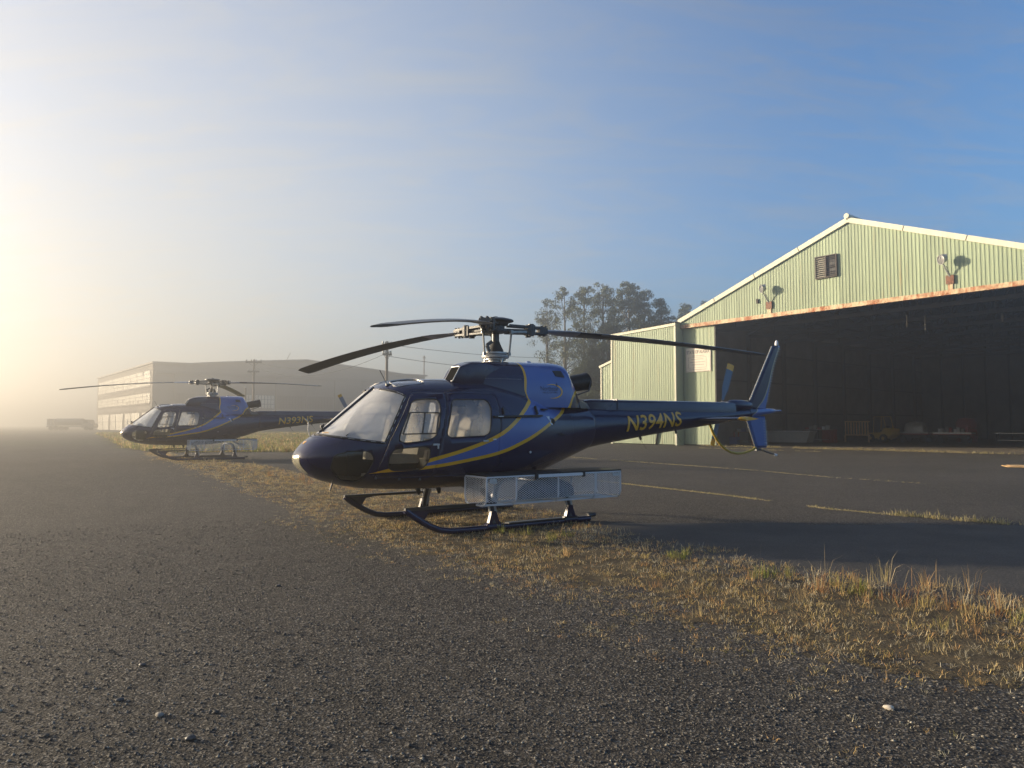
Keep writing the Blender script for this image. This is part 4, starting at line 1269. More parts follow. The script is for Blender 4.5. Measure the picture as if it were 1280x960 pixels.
def grass(name, pts, hgt, spread, nb, cols, label, lean=0.5, wid=0.004, seed=1, flat=0.0):
    """pts: tuft feet; nb blades each; one mesh of tapered, bent blades"""
    r = np.random.default_rng(seed)
    n = len(pts) * nb
    foot = np.repeat(pts, nb, 0)
    h = np.repeat(hgt, nb) * r.uniform(0.35, 1.15, n)
    sp = np.repeat(np.broadcast_to(spread, (len(pts),)), nb)
    ang = r.uniform(0, 2 * np.pi, n)
    rad = np.abs(r.normal(0, 1, n)) * sp
    px, py = foot[:, 0] + np.cos(ang) * rad, foot[:, 1] + np.sin(ang) * rad
    pz = gz(px, py) + 0.003
    az = ang + r.normal(0, 0.8, n)
    ln = np.clip(np.abs(r.normal(lean, 0.35, n)), 0.02, 1.4)
    ln = np.where(r.random(n) < flat, 1.35, ln)
    dx, dy = np.cos(az) * np.sin(ln), np.sin(az) * np.sin(ln)
    dz = np.cos(ln)
    fa = r.uniform(0, np.pi, n)
    wx, wy = np.cos(fa), np.sin(fa)
    w = wid * r.uniform(0.6, 1.5, n) * (1 + 0.06 * np.hypot(px, py))
    V = np.zeros((n, 5, 3))
    b = np.stack([px, py, pz], 1)
    mid = b + np.stack([dx * 0.40, dy * 0.40, dz * 0.62 + 0.12], 1) * h[:, None]
    tip = b + np.stack([dx * 1.05, dy * 1.05, dz * 0.98 + 0.02], 1) * h[:, None]
    W = np.stack([wx * w, wy * w, np.zeros(n)], 1)
    V[:, 0], V[:, 1], V[:, 2], V[:, 3], V[:, 4] = b - W, b + W, mid + W * 0.8, mid - W * 0.8, tip
    ii = np.arange(n)[:, None] * 5
    F = np.concatenate([ii + np.array([0, 1, 2]), ii + np.array([0, 2, 3]), ii + np.array([3, 2, 4])], 0)
    me = bpy.data.meshes.new(name)
    me.vertices.add(n * 5); me.vertices.foreach_set('co', V.ravel().astype(np.float32))
    me.loops.add(len(F) * 3); me.loops.foreach_set('vertex_index', F.ravel().astype(np.int32))
    me.polygons.add(len(F)); me.polygons.foreach_set('loop_start', np.arange(0, len(F) * 3, 3, dtype=np.int32))
    me.update(calc_edges=True)
    pal = np.array(cols)
    tc = r.integers(0, len(pal), len(pts))
    c = pal[np.repeat(tc, nb)] * r.uniform(0.65, 1.3, (n, 1))
    ca = me.color_attributes.new('col', 'FLOAT_COLOR', 'POINT')
    rgba = np.ones((n, 5, 4)); rgba[:, :, :3] = c[:, None, :]
    ca.data.foreach_set('color', rgba.ravel().astype(np.float32))
    o = link_mesh(name, me, MATS['grass_blades'])
    return tag(o, label, 'grass', kind='stuff')

STRAW = [(0.46, 0.33, 0.14), (0.52, 0.40, 0.20), (0.38, 0.25, 0.10), (0.42, 0.32, 0.12), (0.34, 0.27, 0.09)]
RED = [(0.40, 0.19, 0.07), (0.46, 0.26, 0.10), (0.36, 0.20, 0.09)]
GREEN = [(0.20, 0.22, 0.05), (0.26, 0.26, 0.07), (0.30, 0.27, 0.09)]
def scatter(n, x0, x1, y0, y1, fn, ypow=1.0):
    x = rng.uniform(x0, x1, n); y = y0 + (y1 - y0) * rng.random(n) ** ypow
    k = fn(x, y)
    return np.stack([x[k], y[k]], 1)
# low mat of straw over the verge
def pos(p):  # 0 at the taxiway edge, 1 at the apron edge
    return np.clip((p[:, 0] - VL(p[:, 1])) / np.maximum(0.3, VR(p[:, 1]) - VL(p[:, 1])), 0, 1)
def patchy(p, a=3.3, b=2.9): return 0.5 + 0.5 * np.sin(p[:, 0] * a + 2 * np.sin(p[:, 1] * 2.1)) * np.sin(p[:, 1] * b + p[:, 0])
DRYC = [tuple(c * 1.25 for c in s) for s in STRAW] + [(0.62, 0.52, 0.32), (0.54, 0.43, 0.23), (0.36, 0.26, 0.12), (0.56, 0.36, 0.16), (0.52, 0.30, 0.12), (0.50, 0.45, 0.32), (0.44, 0.40, 0.28)]
p = scatter(200000, -18, 8, 2.3, 37, lambda x, y: in_verge(x, y, 0.35), 1.7)
q = pos(p)
edge_k = smoothstep((p[:, 0] - VL(p[:, 1]) + 0.1) / (0.45 + 1.0 * smoothstep((8.5 - p[:, 1]) / 4)))
keep = rng.random(len(p)) < (0.07 + 0.93 * edge_k) * (0.28 + 0.72 * patchy(p)) * (0.4 + 0.6 * patchy(p, 9.1, 7.7))
pm = p[keep][:44000]
grass('verge_straw', pm, 0.042 + 0.05 * pos(pm) * rng.random(len(pm)), 0.055, 8, DRYC, 'low mat of dry straw coloured grass along the verge', 0.95, 0.0013, 2, 0.25)
# taller tufts, more of them towards the apron
p = scatter(13000, -18, 8, 2.8, 36, lambda x, y: in_verge(x, y, 0.0), 1.5)
q = pos(p)
keep = rng.random(len(p)) < (0.015 + 0.36 * q ** 2.0) * (0.25 + 0.75 * patchy(p, 4.1, 3.3))
pt = p[keep]
under = (np.hypot(pt[:, 0] - 0.2, pt[:, 1] - 10.9) < 2.4)
grass('verge_tufts', pt, np.where(under, 0.06, 0.07 + 0.12 * rng.random(len(pt)) ** 1.5), 0.04, 20, DRYC + RED[2:] + GREEN[2:], 'tufts of taller dry grass standing in the verge', 0.45, 0.0011, 3)
p = scatter(1000, 2.2, 7.4, 3.4, 7.2, lambda x, y: in_verge(x, y, 0.15) & (x > VR(y) - 1.3))
p = p[rng.random(len(p)) < 0.06 + 0.55 * patchy(p, 5, 4)]
grass('red_grass', p, 0.10 + 0.22 * rng.random(len(p)) ** 1.6, 0.06, 17, RED + DRYC[1:] , 'reddish tall dry grass at the apron edge', 0.38, 0.0010, 4)
p = scatter(420, -8.5, -3, 15, 24, lambda x, y: in_verge(x, y, 0.0) & (x > VR(y) - 1.1) & (y > 16.5) & (y < 21))
grass('red_grass', p, 0.12 + 0.14 * rng.random(len(p)), 0.06, 14, RED + STRAW[:3], 'rusty red dry grass growing beside the dark apron strip', 0.3, 0.0018, 5)
p = np.concatenate([c + rng.normal(0, 0.13, (7, 2)) for c in [(0.0, 10.2), (0.55, 9.7), (4.3, 5.75), (4.6, 5.5), (3.2, 6.6), (1.9, 8.3), (2.5, 7.4)]])
grass('green_tufts', p, 0.07 + 0.10 * rng.random(len(p)), 0.04, 20, GREEN, 'small greener grass tufts in the dry verge', 0.5, 0.0013, 6)
# sparse weeds on the gravel edge
p = scatter(9000, -4, 7, 2.2, 14, lambda x, y: ((in_verge(x, y, 0.55) & (x < VL(y) + 1.0)) | ((y > 3.3) & (y < 4.6) & (x > 1.2) & (x < 4.5) & (rng.random(len(x)) < 0.35))))
p = p[rng.random(len(p)) < 0.16 + 0.6 * patchy(p, 6, 5)]
grass('gravel_weeds', p, 0.020 + 0.03 * rng.random(len(p)), 0.035, 12, DRYC + [(0.55, 0.50, 0.36), (0.48, 0.45, 0.30)] + GREEN[2:], 'sparse small weeds on the gravel edge', 1.0, 0.0011, 7, 0.3)
# a few long bent stalks
p = scatter(60, 2.0, 6.5, 4.0, 8.5, lambda x, y: in_verge(x, y, 0.1) & (x > VR(y) - 0.9))
grass('long_stalks', p, 0.34 + 0.22 * rng.random(len(p)), 0.02, 3, STRAW[:2] + RED[1:2], 'long thin bent stalks standing above the verge', 0.5, 0.0008, 8)
# weeds in the tarmac joints
def joint(name, pl, n, h, w, label, seed, dens=None):
    pl = np.array(pl, float)
    d = np.r_[0, np.cumsum(np.hypot(*np.diff(pl, axis=0).T))]
    s = rng.uniform(0, d[-1], n)
    if dens is not None: s = s[rng.random(len(s)) < np.interp(s / d[-1], *zip(*dens))]
    s = s[np.sin(s * 1.7) + np.sin(s * 0.63 + 1) > -1.55]
    x, y = np.interp(s, d, pl[:, 0]), np.interp(s, d, pl[:, 1])
    p = np.stack([x + rng.normal(0, w, len(s)), y + rng.normal(0, w, len(s))], 1)
    hh = h * rng.uniform(0.4, 1.3, len(p))
    return grass(name, p, hh, 0.05, 7, [(0.50, 0.42, 0.24), (0.44, 0.36, 0.18), (0.36, 0.32, 0.14)], label, 0.8, 0.0022, seed)
joint('joint_weeds', [(2.3, 19.6), (2.87, 18.57), (4.73, 15.3), (5.74, 13.01), (6.6, 12.0)], 620, 0.032, 0.02, 'yellow weeds in the nearer joint of the apron', 21)
joint('joint_weeds', [(6.4, 12.3), (7.0, 11.6), (7.75, 10.95)], 90, 0.12, 0.05, 'taller dry grass at the end of the nearer apron joint', 22)
joint('joint_weeds', [(1.0, 37), (2.94, 33.26), (7.97, 24.03), (9.19, 20.79), (10.66, 18.57)], 620, 0.036, 0.03, 'thin line of weeds in the farther apron joint', 23, [(0, 1), (.6, 1), (.85, .6), (1, .3)])
joint('threshold_weeds', [(13.6, 51.2), (16.2, 48.2), (19.6, 44.0), (22.5, 40.4), (25.5, 36.7)], 900, 0.16, 0.18, 'strip of yellow grass along the hangar threshold', 24, [(0, .6), (.3, .7), (.45, 1), (.8, 1), (1, .25)])
joint('threshold_weeds', [(12.0, 46.5), (14.5, 44.0), (17, 40.0)], 120, 0.08, 0.1, 'thin broken line of weeds before the hangar', 25)
p = scatter(18000, -62, 4, 35, 110, lambda x, y: in_poly(x, y, MEADOW), 1.8)
grass('meadow_grass', p, 0.16 + 0.20 * rng.random(len(p)), 0.12, 5, GREEN + STRAW[:3] + [(0.33, 0.30, 0.11)], 'green and straw meadow grass beyond the parked helicopters', 0.4, 0.006, 9)

def pebbles(name, n, label):
    r = np.random.default_rng(5)
    ang = r.uniform(-0.72, 0.72, n); d = 1.9 + 10.5 * r.random(n) ** 1.6
    x, y = np.sin(ang) * d, np.cos(ang) * d
    k = ~in_verge(x, y, -0.3) & (x < VL(y) + 1.2)
    x, y = x[k], y[k]; n = len(x)
    s = (0.0028 + 0.0060 * r.random(n) ** 2.5) * (1 + 0.05 * d[k])
    big = r.random(n) < 0.006
    s = np.where(big, 0.009 + 0.010 * r.random(n), s)
    base = np.array([(1, 0, 0), (-1, 0, 0), (0, 1, 0), (0, -1, 0), (0, 0, 0.7), (0, 0, -0.5)], float)
    V = base[None] * s[:, None, None] * r.uniform(0.6, 1.4, (n, 6, 3))
    a = r.uniform(0, 6.28, n); ca, sa = np.cos(a), np.sin(a)
    Vx = V[:, :, 0] * ca[:, None] - V[:, :, 1] * sa[:, None]; Vy = V[:, :, 0] * sa[:, None] + V[:, :, 1] * ca[:, None]
    V = np.stack([Vx + x[:, None], Vy + y[:, None], V[:, :, 2] + (gz(x, y) + s * 0.25)[:, None]], 2)
    T = np.array([(0, 2, 4), (2, 1, 4), (1, 3, 4), (3, 0, 4), (2, 0, 5), (1, 2, 5), (3, 1, 5), (0, 3, 5)])
    F = (np.arange(n)[:, None, None] * 6 + T[None]).reshape(-1, 3)
    me = bpy.data.meshes.new(name)
    me.vertices.add(n * 6); me.vertices.foreach_set('co', V.ravel().astype(np.float32))
    me.loops.add(len(F) * 3); me.loops.foreach_set('vertex_index', F.ravel().astype(np.int32))
    me.polygons.add(len(F)); me.polygons.foreach_set('loop_start', np.arange(0, len(F) * 3, 3, dtype=np.int32))
    me.update(calc_edges=True)
    pal = np.array([(0.055, 0.050, 0.044), (0.075, 0.068, 0.058), (0.12, 0.11, 0.095), (0.035, 0.033, 0.03), (0.24, 0.22, 0.18)])
    c = pal[r.choice(5, n, p=[.22, .24, .24, .16, .14])] * r.uniform(0.8, 1.2, (n, 1))
    at = me.color_attributes.new('col', 'FLOAT_COLOR', 'POINT')
    rgba = np.ones((n, 6, 4)); rgba[:, :, :3] = c[:, None, :]
    at.data.foreach_set('color', rgba.ravel().astype(np.float32))
    return tag(link_mesh(name, me, MATS['pebble']), label, 'gravel', kind='stuff')
pebbles('loose_gravel', 55000, 'loose dark gravel scattered over the worn taxiway')

def stone(x, y, s, mat, label):
    me = bpy.data.meshes.new('stone')
    bm = bmesh.new(); bmesh.ops.create_icosphere(bm, subdivisions=2, radius=s)
    rr = random.Random(int(x * 1000 + y * 77))
    ph = [rr.uniform(0, 6) for _ in range(3)]
    for v in bm.verts:
        k = 1 + 0.25 * math.sin(v.co.x / s * 2 + ph[0]) * math.cos(v.co.y / s * 2.3 + ph[1]) + rr.uniform(-.08, .08)
        v.co = Vector((v.co.x * k * 1.25, v.co.y * k, v.co.z * k * 0.62))
    bm.to_mesh(me); bm.free()
    o = link_mesh('stone', me, MATS[mat], None, 35)
    o.location = (x, y, s * 0.38)
    return tag(o, label, 'stone', 'single stones lying on the taxiway')
def gp(px, py):  # pixel of the photograph to a point on the flat ground
    a, b = (px - 640) / FPX, (480 - py) / FPX
    d = (a, math.cos(PITCH) - b * math.sin(PITCH), math.sin(PITCH) + b * math.cos(PITCH))
    t = -CAM_H / d[2]
    return d[0] * t, d[1] * t
for px, py, s, mat, lab in ((1111, 886, .022, 'white_stone', 'pale cream stone lying among the weeds at the gravel edge'),
                            (200, 895, .020, 'grey_stone', 'rounded grey brown stone lying on bare taxiway gravel'),
                            (178, 832, .018, 'dark_metal', 'dark flat stone on the taxiway'),
                            (150, 876, .017, 'dark_metal', 'dark flat stone on the taxiway'),
                            (238, 925, .022, 'dark_metal', 'dark flat stone on the taxiway'),
                            (348, 733, .018, 'dark_metal', 'dark flat stone on the taxiway')):
    x, y = gp(px, py); stone(x, y, s, mat, lab)

# ------------------------------------------------------------------ green hangar (local: x along the front, y inwards, z up)
HANG = empty('hangar', (12.6, 53.0, 0.0), math.atan2(-0.777, 0.629), 'pale green corrugated hangar with wide open front and rusty door header', 'hangar')
W_H, Z_EAVE, Z_PEAK, Z_HEAD, DEPTH = 25.24, 9.03, 13.79, 8.62, 42.0
def roof_z(u): return Z_EAVE + (Z_PEAK - Z_EAVE) * (1 - abs(u - W_H / 2) / (W_H / 2))
def corrugated(u0, u1, zb, ztop, v, pitch=0.20, amp=0.019, flip=-1):
    """vertical ribbed sheet between u0 and u1; zb, ztop are functions of u"""
    mb = MB()
    us = []
    n = max(1, round((u1 - u0) / pitch))
    for i in range(n):
        a = u0 + (u1 - u0) * i / n; p = (u1 - u0) / n
        us += [(a, 0), (a + p * .32, 0), (a + p * .42, 1), (a + p * .72, 1), (a + p * .82, 0)]
    us.append((u1, 0))
    vs_, fs_ = [], []
    for (u, k) in us:
        y = v + flip * amp * k
        vs_ += [(u, y, zb(u)), (u, y, ztop(u))]
    for i in range(len(us) - 1): fs_.append((2 * i, 2 * i + 2, 2 * i + 3, 2 * i + 1))
    return mb.add(vs_, fs_)
def part(mb, name, mat, par=HANG, sm=None): return mb.build(name, MATS[mat], par, sm)

V_G = -0.16
n = 21
for i in range(n):
    u0, u1 = W_H * i / n, W_H * (i + 1) / n
    dv = 0.004 * (i % 2)
    cuts_ = [u0, u1] if not (u0 < W_H / 2 < u1) else [u0, W_H / 2, u1]
    m_ = MB()
    for a, b in zip(cuts_[:-1], cuts_[1:]):
        c = corrugated(a, b + 0.02, lambda u: Z_HEAD + 0.12, lambda u: roof_z(u) + 0.05, V_G - dv); m_.add(c.v, c.f)
    part(m_, 'siding_sheet', 'green_siding')
# header beam: I-section, rusty
hb = MB(); hb.bb((0.0, V_G - .06, Z_HEAD - .02), (W_H, V_G + .20, Z_HEAD + .22)); hb.bb((0.0, V_G - .10, Z_HEAD - .05), (W_H, V_G + .24, Z_HEAD)); part(hb, 'header_beam', 'rusty_beam')
# rake boards and ridge cap, in lengths
for s_ in (-1, 1):
    for k in range(4):
        a0, a1 = k / 4 + 0.002, (k + 1) / 4 - 0.002
        ua, ub = W_H / 2 + s_ * W_H / 2 * 1.012 * a0, W_H / 2 + s_ * W_H / 2 * 1.012 * a1
        rk = MB(); rk.bar((ua, V_G - .08, roof_z(ua) + .12), (ub, V_G - .08, roof_z(ub) + .12), .14, .30, (0, 0, 1)); part(rk, 'rake_board', 'cream_trim')
rc = MB(); rc.tube([(W_H / 2, V_G - .25, Z_PEAK + .34), (W_H / 2, 6, Z_PEAK + .34)], .16, 10); part(rc, 'ridge_cap', 'cream_trim', sm=50)
for s_ in (-1, 1):
    rf = MB()
    ue = W_H / 2 + s_ * (W_H / 2 + .35)
    z1 = Z_PEAK + .22; z0 = roof_z(ue) + .22
    rf.add([(W_H / 2, V_G - .12, z1), (ue, V_G - .12, z0), (ue, DEPTH, z0), (W_H / 2, DEPTH, z1), (W_H / 2, V_G - .12, z1 - .08), (ue, V_G - .12, z0 - .08), (ue, DEPTH, z0 - .08), (W_H / 2, DEPTH, z1 - .08)],
           [(0, 1, 2, 3), (4, 7, 6, 5), (0, 4, 5, 1), (1, 5, 6, 2), (2, 6, 7, 3), (3, 7, 4, 0)])
    part(rf, 'roof', 'grey_roof')
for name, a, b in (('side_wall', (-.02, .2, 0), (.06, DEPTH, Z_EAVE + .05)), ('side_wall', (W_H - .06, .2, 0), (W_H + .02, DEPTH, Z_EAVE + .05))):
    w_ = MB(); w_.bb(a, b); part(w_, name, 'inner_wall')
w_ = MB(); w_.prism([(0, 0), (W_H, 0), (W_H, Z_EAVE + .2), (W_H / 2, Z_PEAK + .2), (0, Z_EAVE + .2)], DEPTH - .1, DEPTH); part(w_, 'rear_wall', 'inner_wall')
# inner bays: columns, girts, trusses, purlins
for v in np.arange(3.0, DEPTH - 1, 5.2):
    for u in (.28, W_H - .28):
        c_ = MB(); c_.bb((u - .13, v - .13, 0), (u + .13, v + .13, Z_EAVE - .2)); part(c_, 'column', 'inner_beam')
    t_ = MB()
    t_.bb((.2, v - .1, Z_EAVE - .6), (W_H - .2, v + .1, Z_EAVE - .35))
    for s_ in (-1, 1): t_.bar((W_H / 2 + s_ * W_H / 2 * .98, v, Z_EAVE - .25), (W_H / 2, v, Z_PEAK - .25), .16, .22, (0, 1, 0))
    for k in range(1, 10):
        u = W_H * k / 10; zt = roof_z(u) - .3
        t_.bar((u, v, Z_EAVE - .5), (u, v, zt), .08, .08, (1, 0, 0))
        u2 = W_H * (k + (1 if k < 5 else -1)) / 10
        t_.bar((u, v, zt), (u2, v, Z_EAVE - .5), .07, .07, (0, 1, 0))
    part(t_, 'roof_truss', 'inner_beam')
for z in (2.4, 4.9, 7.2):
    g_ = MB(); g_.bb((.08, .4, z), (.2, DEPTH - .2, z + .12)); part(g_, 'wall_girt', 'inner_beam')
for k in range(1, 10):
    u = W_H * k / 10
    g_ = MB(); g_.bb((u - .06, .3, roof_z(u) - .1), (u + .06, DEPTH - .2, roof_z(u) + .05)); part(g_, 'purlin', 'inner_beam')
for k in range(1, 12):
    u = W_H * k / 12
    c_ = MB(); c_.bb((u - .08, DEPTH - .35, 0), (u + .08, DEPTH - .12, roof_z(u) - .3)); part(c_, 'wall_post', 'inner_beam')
for u, v, zl in ((13.5, 5.5, .75), (14.2, 6.5, .95), (17.6, 9.5, .5)):
    h_ = MB(); h_.bb((u - .035, v - .035, Z_EAVE - .5 - zl), (u + .035, v + .035, Z_EAVE - .5)); part(h_, 'hanging_conduit', 'inner_pale')
rs = random.Random(3)
for k in range(26):
    u, v = rs.uniform(3, W_H - 2), rs.uniform(5, 30)
    i_ = MB(); dr = 0.378 * (1 if u < W_H / 2 else -1); L = rs.uniform(.5, 1.6)
    i_.bar((u, v, roof_z(u) - .16), (u, v + L, roof_z(u) - rs.uniform(.16, .5)), rs.uniform(.15, .5), .02, (-dr, 0, 1)); part(i_, 'loose_insulation', 'inner_pale')
# door leaves; the right one is out of view, added to block light into the hangar
for u0, u1, mat in ((0.02, 2.85, 'green_siding'), (22.4, W_H - .05, 'green_siding')):
    for k in range(3):
        a, b = u0 + (u1 - u0) * k / 3, u0 + (u1 - u0) * (k + 1) / 3
        d_ = corrugated(a, b, lambda u: .08, lambda u: Z_HEAD + .05, 0.06 + .003 * (k % 2), 0.31, 0.012); part(d_, 'door_sheet', mat)
    fr_ = MB(); fr_.bb((u1 - .08, .03, .02), (u1 + .03, .16, Z_HEAD)); fr_.bb((u0, .10, .02), (u1, .18, .14)); fr_.bb((u0, .10, 4.2), (u1, .18, 4.35)); part(fr_, 'door_frame', 'inner_beam')
# gable louvre with its slats
lv = MB(); U0, U1, Z0_, Z1_ = 10.58, 11.84, 10.64, 11.92
for a, b in (((U0 - .06, V_G - .16, Z0_ - .06), (U1 + .06, V_G - .03, Z0_)), ((U0 - .06, V_G - .16, Z1_), (U1 + .06, V_G - .03, Z1_ + .06)), ((U0 - .06, V_G - .16, Z0_), (U0, V_G - .03, Z1_)), ((U1, V_G - .16, Z0_), (U1 + .06, V_G - .03, Z1_)), (((U0 + U1) / 2 - .03, V_G - .16, Z0_), ((U0 + U1) / 2 + .03, V_G - .03, Z1_))): lv.bb(a, b)
lo = part(lv, 'louvre_vent', 'louvre_brown')
bkp = MB(); bkp.bb((U0, V_G - .045, Z0_), (U1, V_G - .035, Z1_)); part(bkp, 'vent_back', 'panel_black', lo)
for k in range(10):
    z = Z0_ + (Z1_ - Z0_) * (k + .5) / 10
    for j, (a, b) in enumerate(((U0 + .01, (U0 + U1) / 2 - .035), ((U0 + U1) / 2 + .035, U1 - .01))):
        if j == 1 and k in (3, 6): continue
        s_ = MB(); s_.bar((a, V_G - .10, z + (.0 if j == 0 else rs.uniform(-.03, .03))), (b, V_G - .10, z + (.0 if j == 0 else rs.uniform(-.04, .04))), .10, .02, (0, -.6, 1) if j == 0 else (0, -.25, 1))
        part(s_, 'slat', 'louvre_pale' if j == 0 else 'louvre_brown', lo)
# rust streaked brackets under the floodlights
for u in (7.27, 18.12):
    b_ = MB(); b_.bb((u - .20, V_G - .13, 9.15), (u + .20, V_G - .04, 9.62)); part(b_, 'junction_box', 'rusty_iron')
    b_ = MB(); b_.bb((u - .12, V_G - .06, Z_HEAD + .22), (u + .12, V_G - .03, 9.15)); part(b_, 'cable_cover', 'rusty_beam')
jb = MB(); jb.bb((6.33, V_G - .12, 9.62), (6.47, V_G - .02, 9.92)); part(jb, 'small_box', 'inner_beam')

# lean-to on the left of the hangar
AN = -0.75
def an_top(u): return 8.77 + (8.77 - 8.53) / 6.35 * u
for i in range(6):
    u0, u1 = -6.35 + 6.27 * i / 6, -6.35 + 6.27 * (i + 1) / 6
    c = corrugated(u0, u1 + .02, lambda u: .06, lambda u: an_top(u), AN - .004 * (i % 2), 0.209); part(c, 'lean_to_sheet', 'green_siding')
tr_ = MB(); tr_.bb((-.13, AN - .05, 0), (.0, AN + .05, an_top(0) + .05)); part(tr_, 'corner_trim', 'cream_trim')
tr_ = MB(); tr_.bb((-6.45, AN - .05, 0), (-6.32, AN + .05, an_top(-6.4) + .02)); part(tr_, 'corner_trim', 'cream_trim')
tr_ = MB(); tr_.bar((-6.5, AN - .05, an_top(-6.5) + .10), (.02, AN - .05, an_top(0) + .10), .10, .20); part(tr_, 'fascia_board', 'cream_trim')
pr = MB(); pr.bb((-.05, AN + .06, 0), (.02, .02, Z_EAVE - .05)); part(pr, 'pier_reveal', 'pier_green')
rf = MB(); rf.add([(-6.6, AN - .12, an_top(-6.6) + .21), (.05, AN - .12, 9.05), (.05, 14, 9.05), (-6.6, 14, an_top(-6.6) + .21)], [(0, 1, 2, 3)]); rf.add([(-6.6, AN - .12, an_top(-6.6) + .15), (.05, AN - .12, 8.98), (.05, 14, 8.98), (-6.6, 14, an_top(-6.6) + .15)], [(3, 2, 1, 0)])
part(rf, 'lean_to_roof', 'grey_roof')
for a, b, nm in (((-6.4, AN + .1, 0), (-6.33, 14, an_top(-6.4)), 'lean_to_wall'), ((-6.33, 13.9, 0), (-.1, 14, 8.5), 'lean_to_wall')):
    w_ = MB(); w_.bb(a, b); part(w_, nm, 'green_siding')
c = corrugated(-7.75, -6.46, lambda u: .05, lambda u: 6.55 + .28 * (u + 6.46), -.45, .215); part(c, 'shed_sheet', 'green_siding')
tr_ = MB(); tr_.bb((-7.88, -.52, 0), (-7.75, -.40, 6.15)); part(tr_, 'corner_trim', 'cream_trim')
tr_ = MB(); tr_.bar((-8.0, -.50, 6.20), (-6.46, -.50, 6.66), .12, .18); part(tr_, 'fascia_board', 'cream_trim')
w_ = MB(); w_.bb((-7.86, -.40, 0), (-7.78, 9, 6.1)); part(w_, 'shed_wall', 'green_siding')
kb = MB(); kb.lathe([(.10, 0), (.10, .12), (.03, .2)], (-.30, AN - .05, 2.9), 12, (0, -1, 0)); part(kb, 'wall_lamp', 'rusty_iron', sm=40)
bd = MB(); bd.bar((-1.9, AN - .05, .02), (-1.55, AN - .12, 1.5), .25, .03, (1, 0, 0)); part(bd, 'loose_board', 'inner_beam')
# concrete floor of the hangar
fl = MB(); fl.add([(0.1, .3, .012), (W_H - .1, .3, .012), (W_H - .1, DEPTH - .2, .012), (0.1, DEPTH - .2, .012)], [(0, 1, 2, 3)])
flo = fl.build('hangar_floor', MATS['hangar_concrete']); flo.matrix_world = Matrix.Translation((12.6, 53, 0)) @ Matrix.Rotation(math.atan2(-0.777, 0.629), 4, 'Z'); tag(flo, kind='structure')

HM = Matrix.Translation((12.6, 53, 0)) @ Matrix.Rotation(math.atan2(-0.777, 0.629), 4, 'Z')
H_RZ = math.atan2(-0.777, 0.629)
def hw(u, v, z=0.0): return tuple(HM @ Vector((u, v, z)))
def at_hangar(name, u, v, z, label, cat, group=None, rz=0.0): return empty(name, hw(u, v, z), H_RZ + rz, label, cat, group)

# sign on the left door leaf
sg = at_hangar('sign', 1.38, 0.02, 0.17, 'cream STATE OF ALASKA sign board on the hangar door leaf', 'sign')
s_ = MB(); s_.bb((-1.10, -.03, 5.15), (1.10, -.005, 6.95)); part(s_, 'sign_board', 'sign_white', sg)
def flat_text(name, s, h, w, x, z, mat, par, y=-.034):
    me = text_mesh(s, h, w, 0.0, 0.02)
    for v in me.vertices: v.co = (x + v.co.x, y, z + v.co.y)
    return link_mesh(name, me, MATS[mat], par)
flat_text('sign_lettering', 'STATE OF ALASKA', .25, 1.95, -.97, 6.48, 'sign_ink', sg)
bo_ = MB()
for a, b in (((-1.07, 5.18), (1.07, 5.20)), ((-1.07, 6.90), (1.07, 6.92)), ((-1.07, 5.2), (-1.05, 6.9)), ((1.05, 5.2), (1.07, 6.9)), ((-.85, 5.45), (.72, 5.465)), ((-.85, 6.20), (.72, 6.215)), ((-.85, 5.45), (-.835, 6.2)), ((.705, 5.45), (.72, 6.2))): bo_.bb((a[0], -.036, a[1]), (b[0], -.032, b[1]))
part(bo_, 'sign_border', 'sign_ink', sg)
for z, a, b in ((6.30, -.5, .55), (6.05, -.6, .45), (5.85, -.7, .6), (5.65, -.55, .5), (5.30, -.75, .7)):
    ln_ = MB(); ln_.bb((a, -.036, z), (b, -.032, z + .045))
    part(ln_, 'sign_line', 'inner_pale', sg)

# floodlights over the door
for u, lab in ((7.27, 'grey floodlight on the gable beside the small box'), (18.12, 'grey floodlight on the gable right of the louvre')):
    f_ = at_hangar('floodlight', u, V_G - .1, 9.6, lab, 'floodlight', 'floodlights on the hangar gable')
    a_ = MB(); a_.tube([(0, 0, -.05), (-.10, -.22, .30), (-.16, -.42, .62)], .04, 8); a_.tube([(.02, 0, .05), (-.05, -.3, .5)], .02, 6); part(a_, 'bracket', 'lamp_grey', f_, 40)
    h_ = MB()
    nrm = Vector((-.45, -.75, -.15)).normalized()
    h_.lathe([(.10, -.26), (.17, -.18), (.24, 0), (.27, .08), (.255, .08), (.22, 0.0)], (-.20, -.46, .85), 18, nrm); ho = part(h_, 'lamp_head', 'lamp_grey', f_, 40)
    g_ = MB(); g_.lathe([(.23, .045), (.17, .06), (.01, .07)], (-.20, -.46, .85), 18, nrm); part(g_, 'lamp_lens', 'lamp_glass', ho, 50)
    b_ = MB(); b_.box((-.16, -.40, 1.02), (.34, .22, .22), .5); part(b_, 'ballast_box', 'lamp_grey', ho)

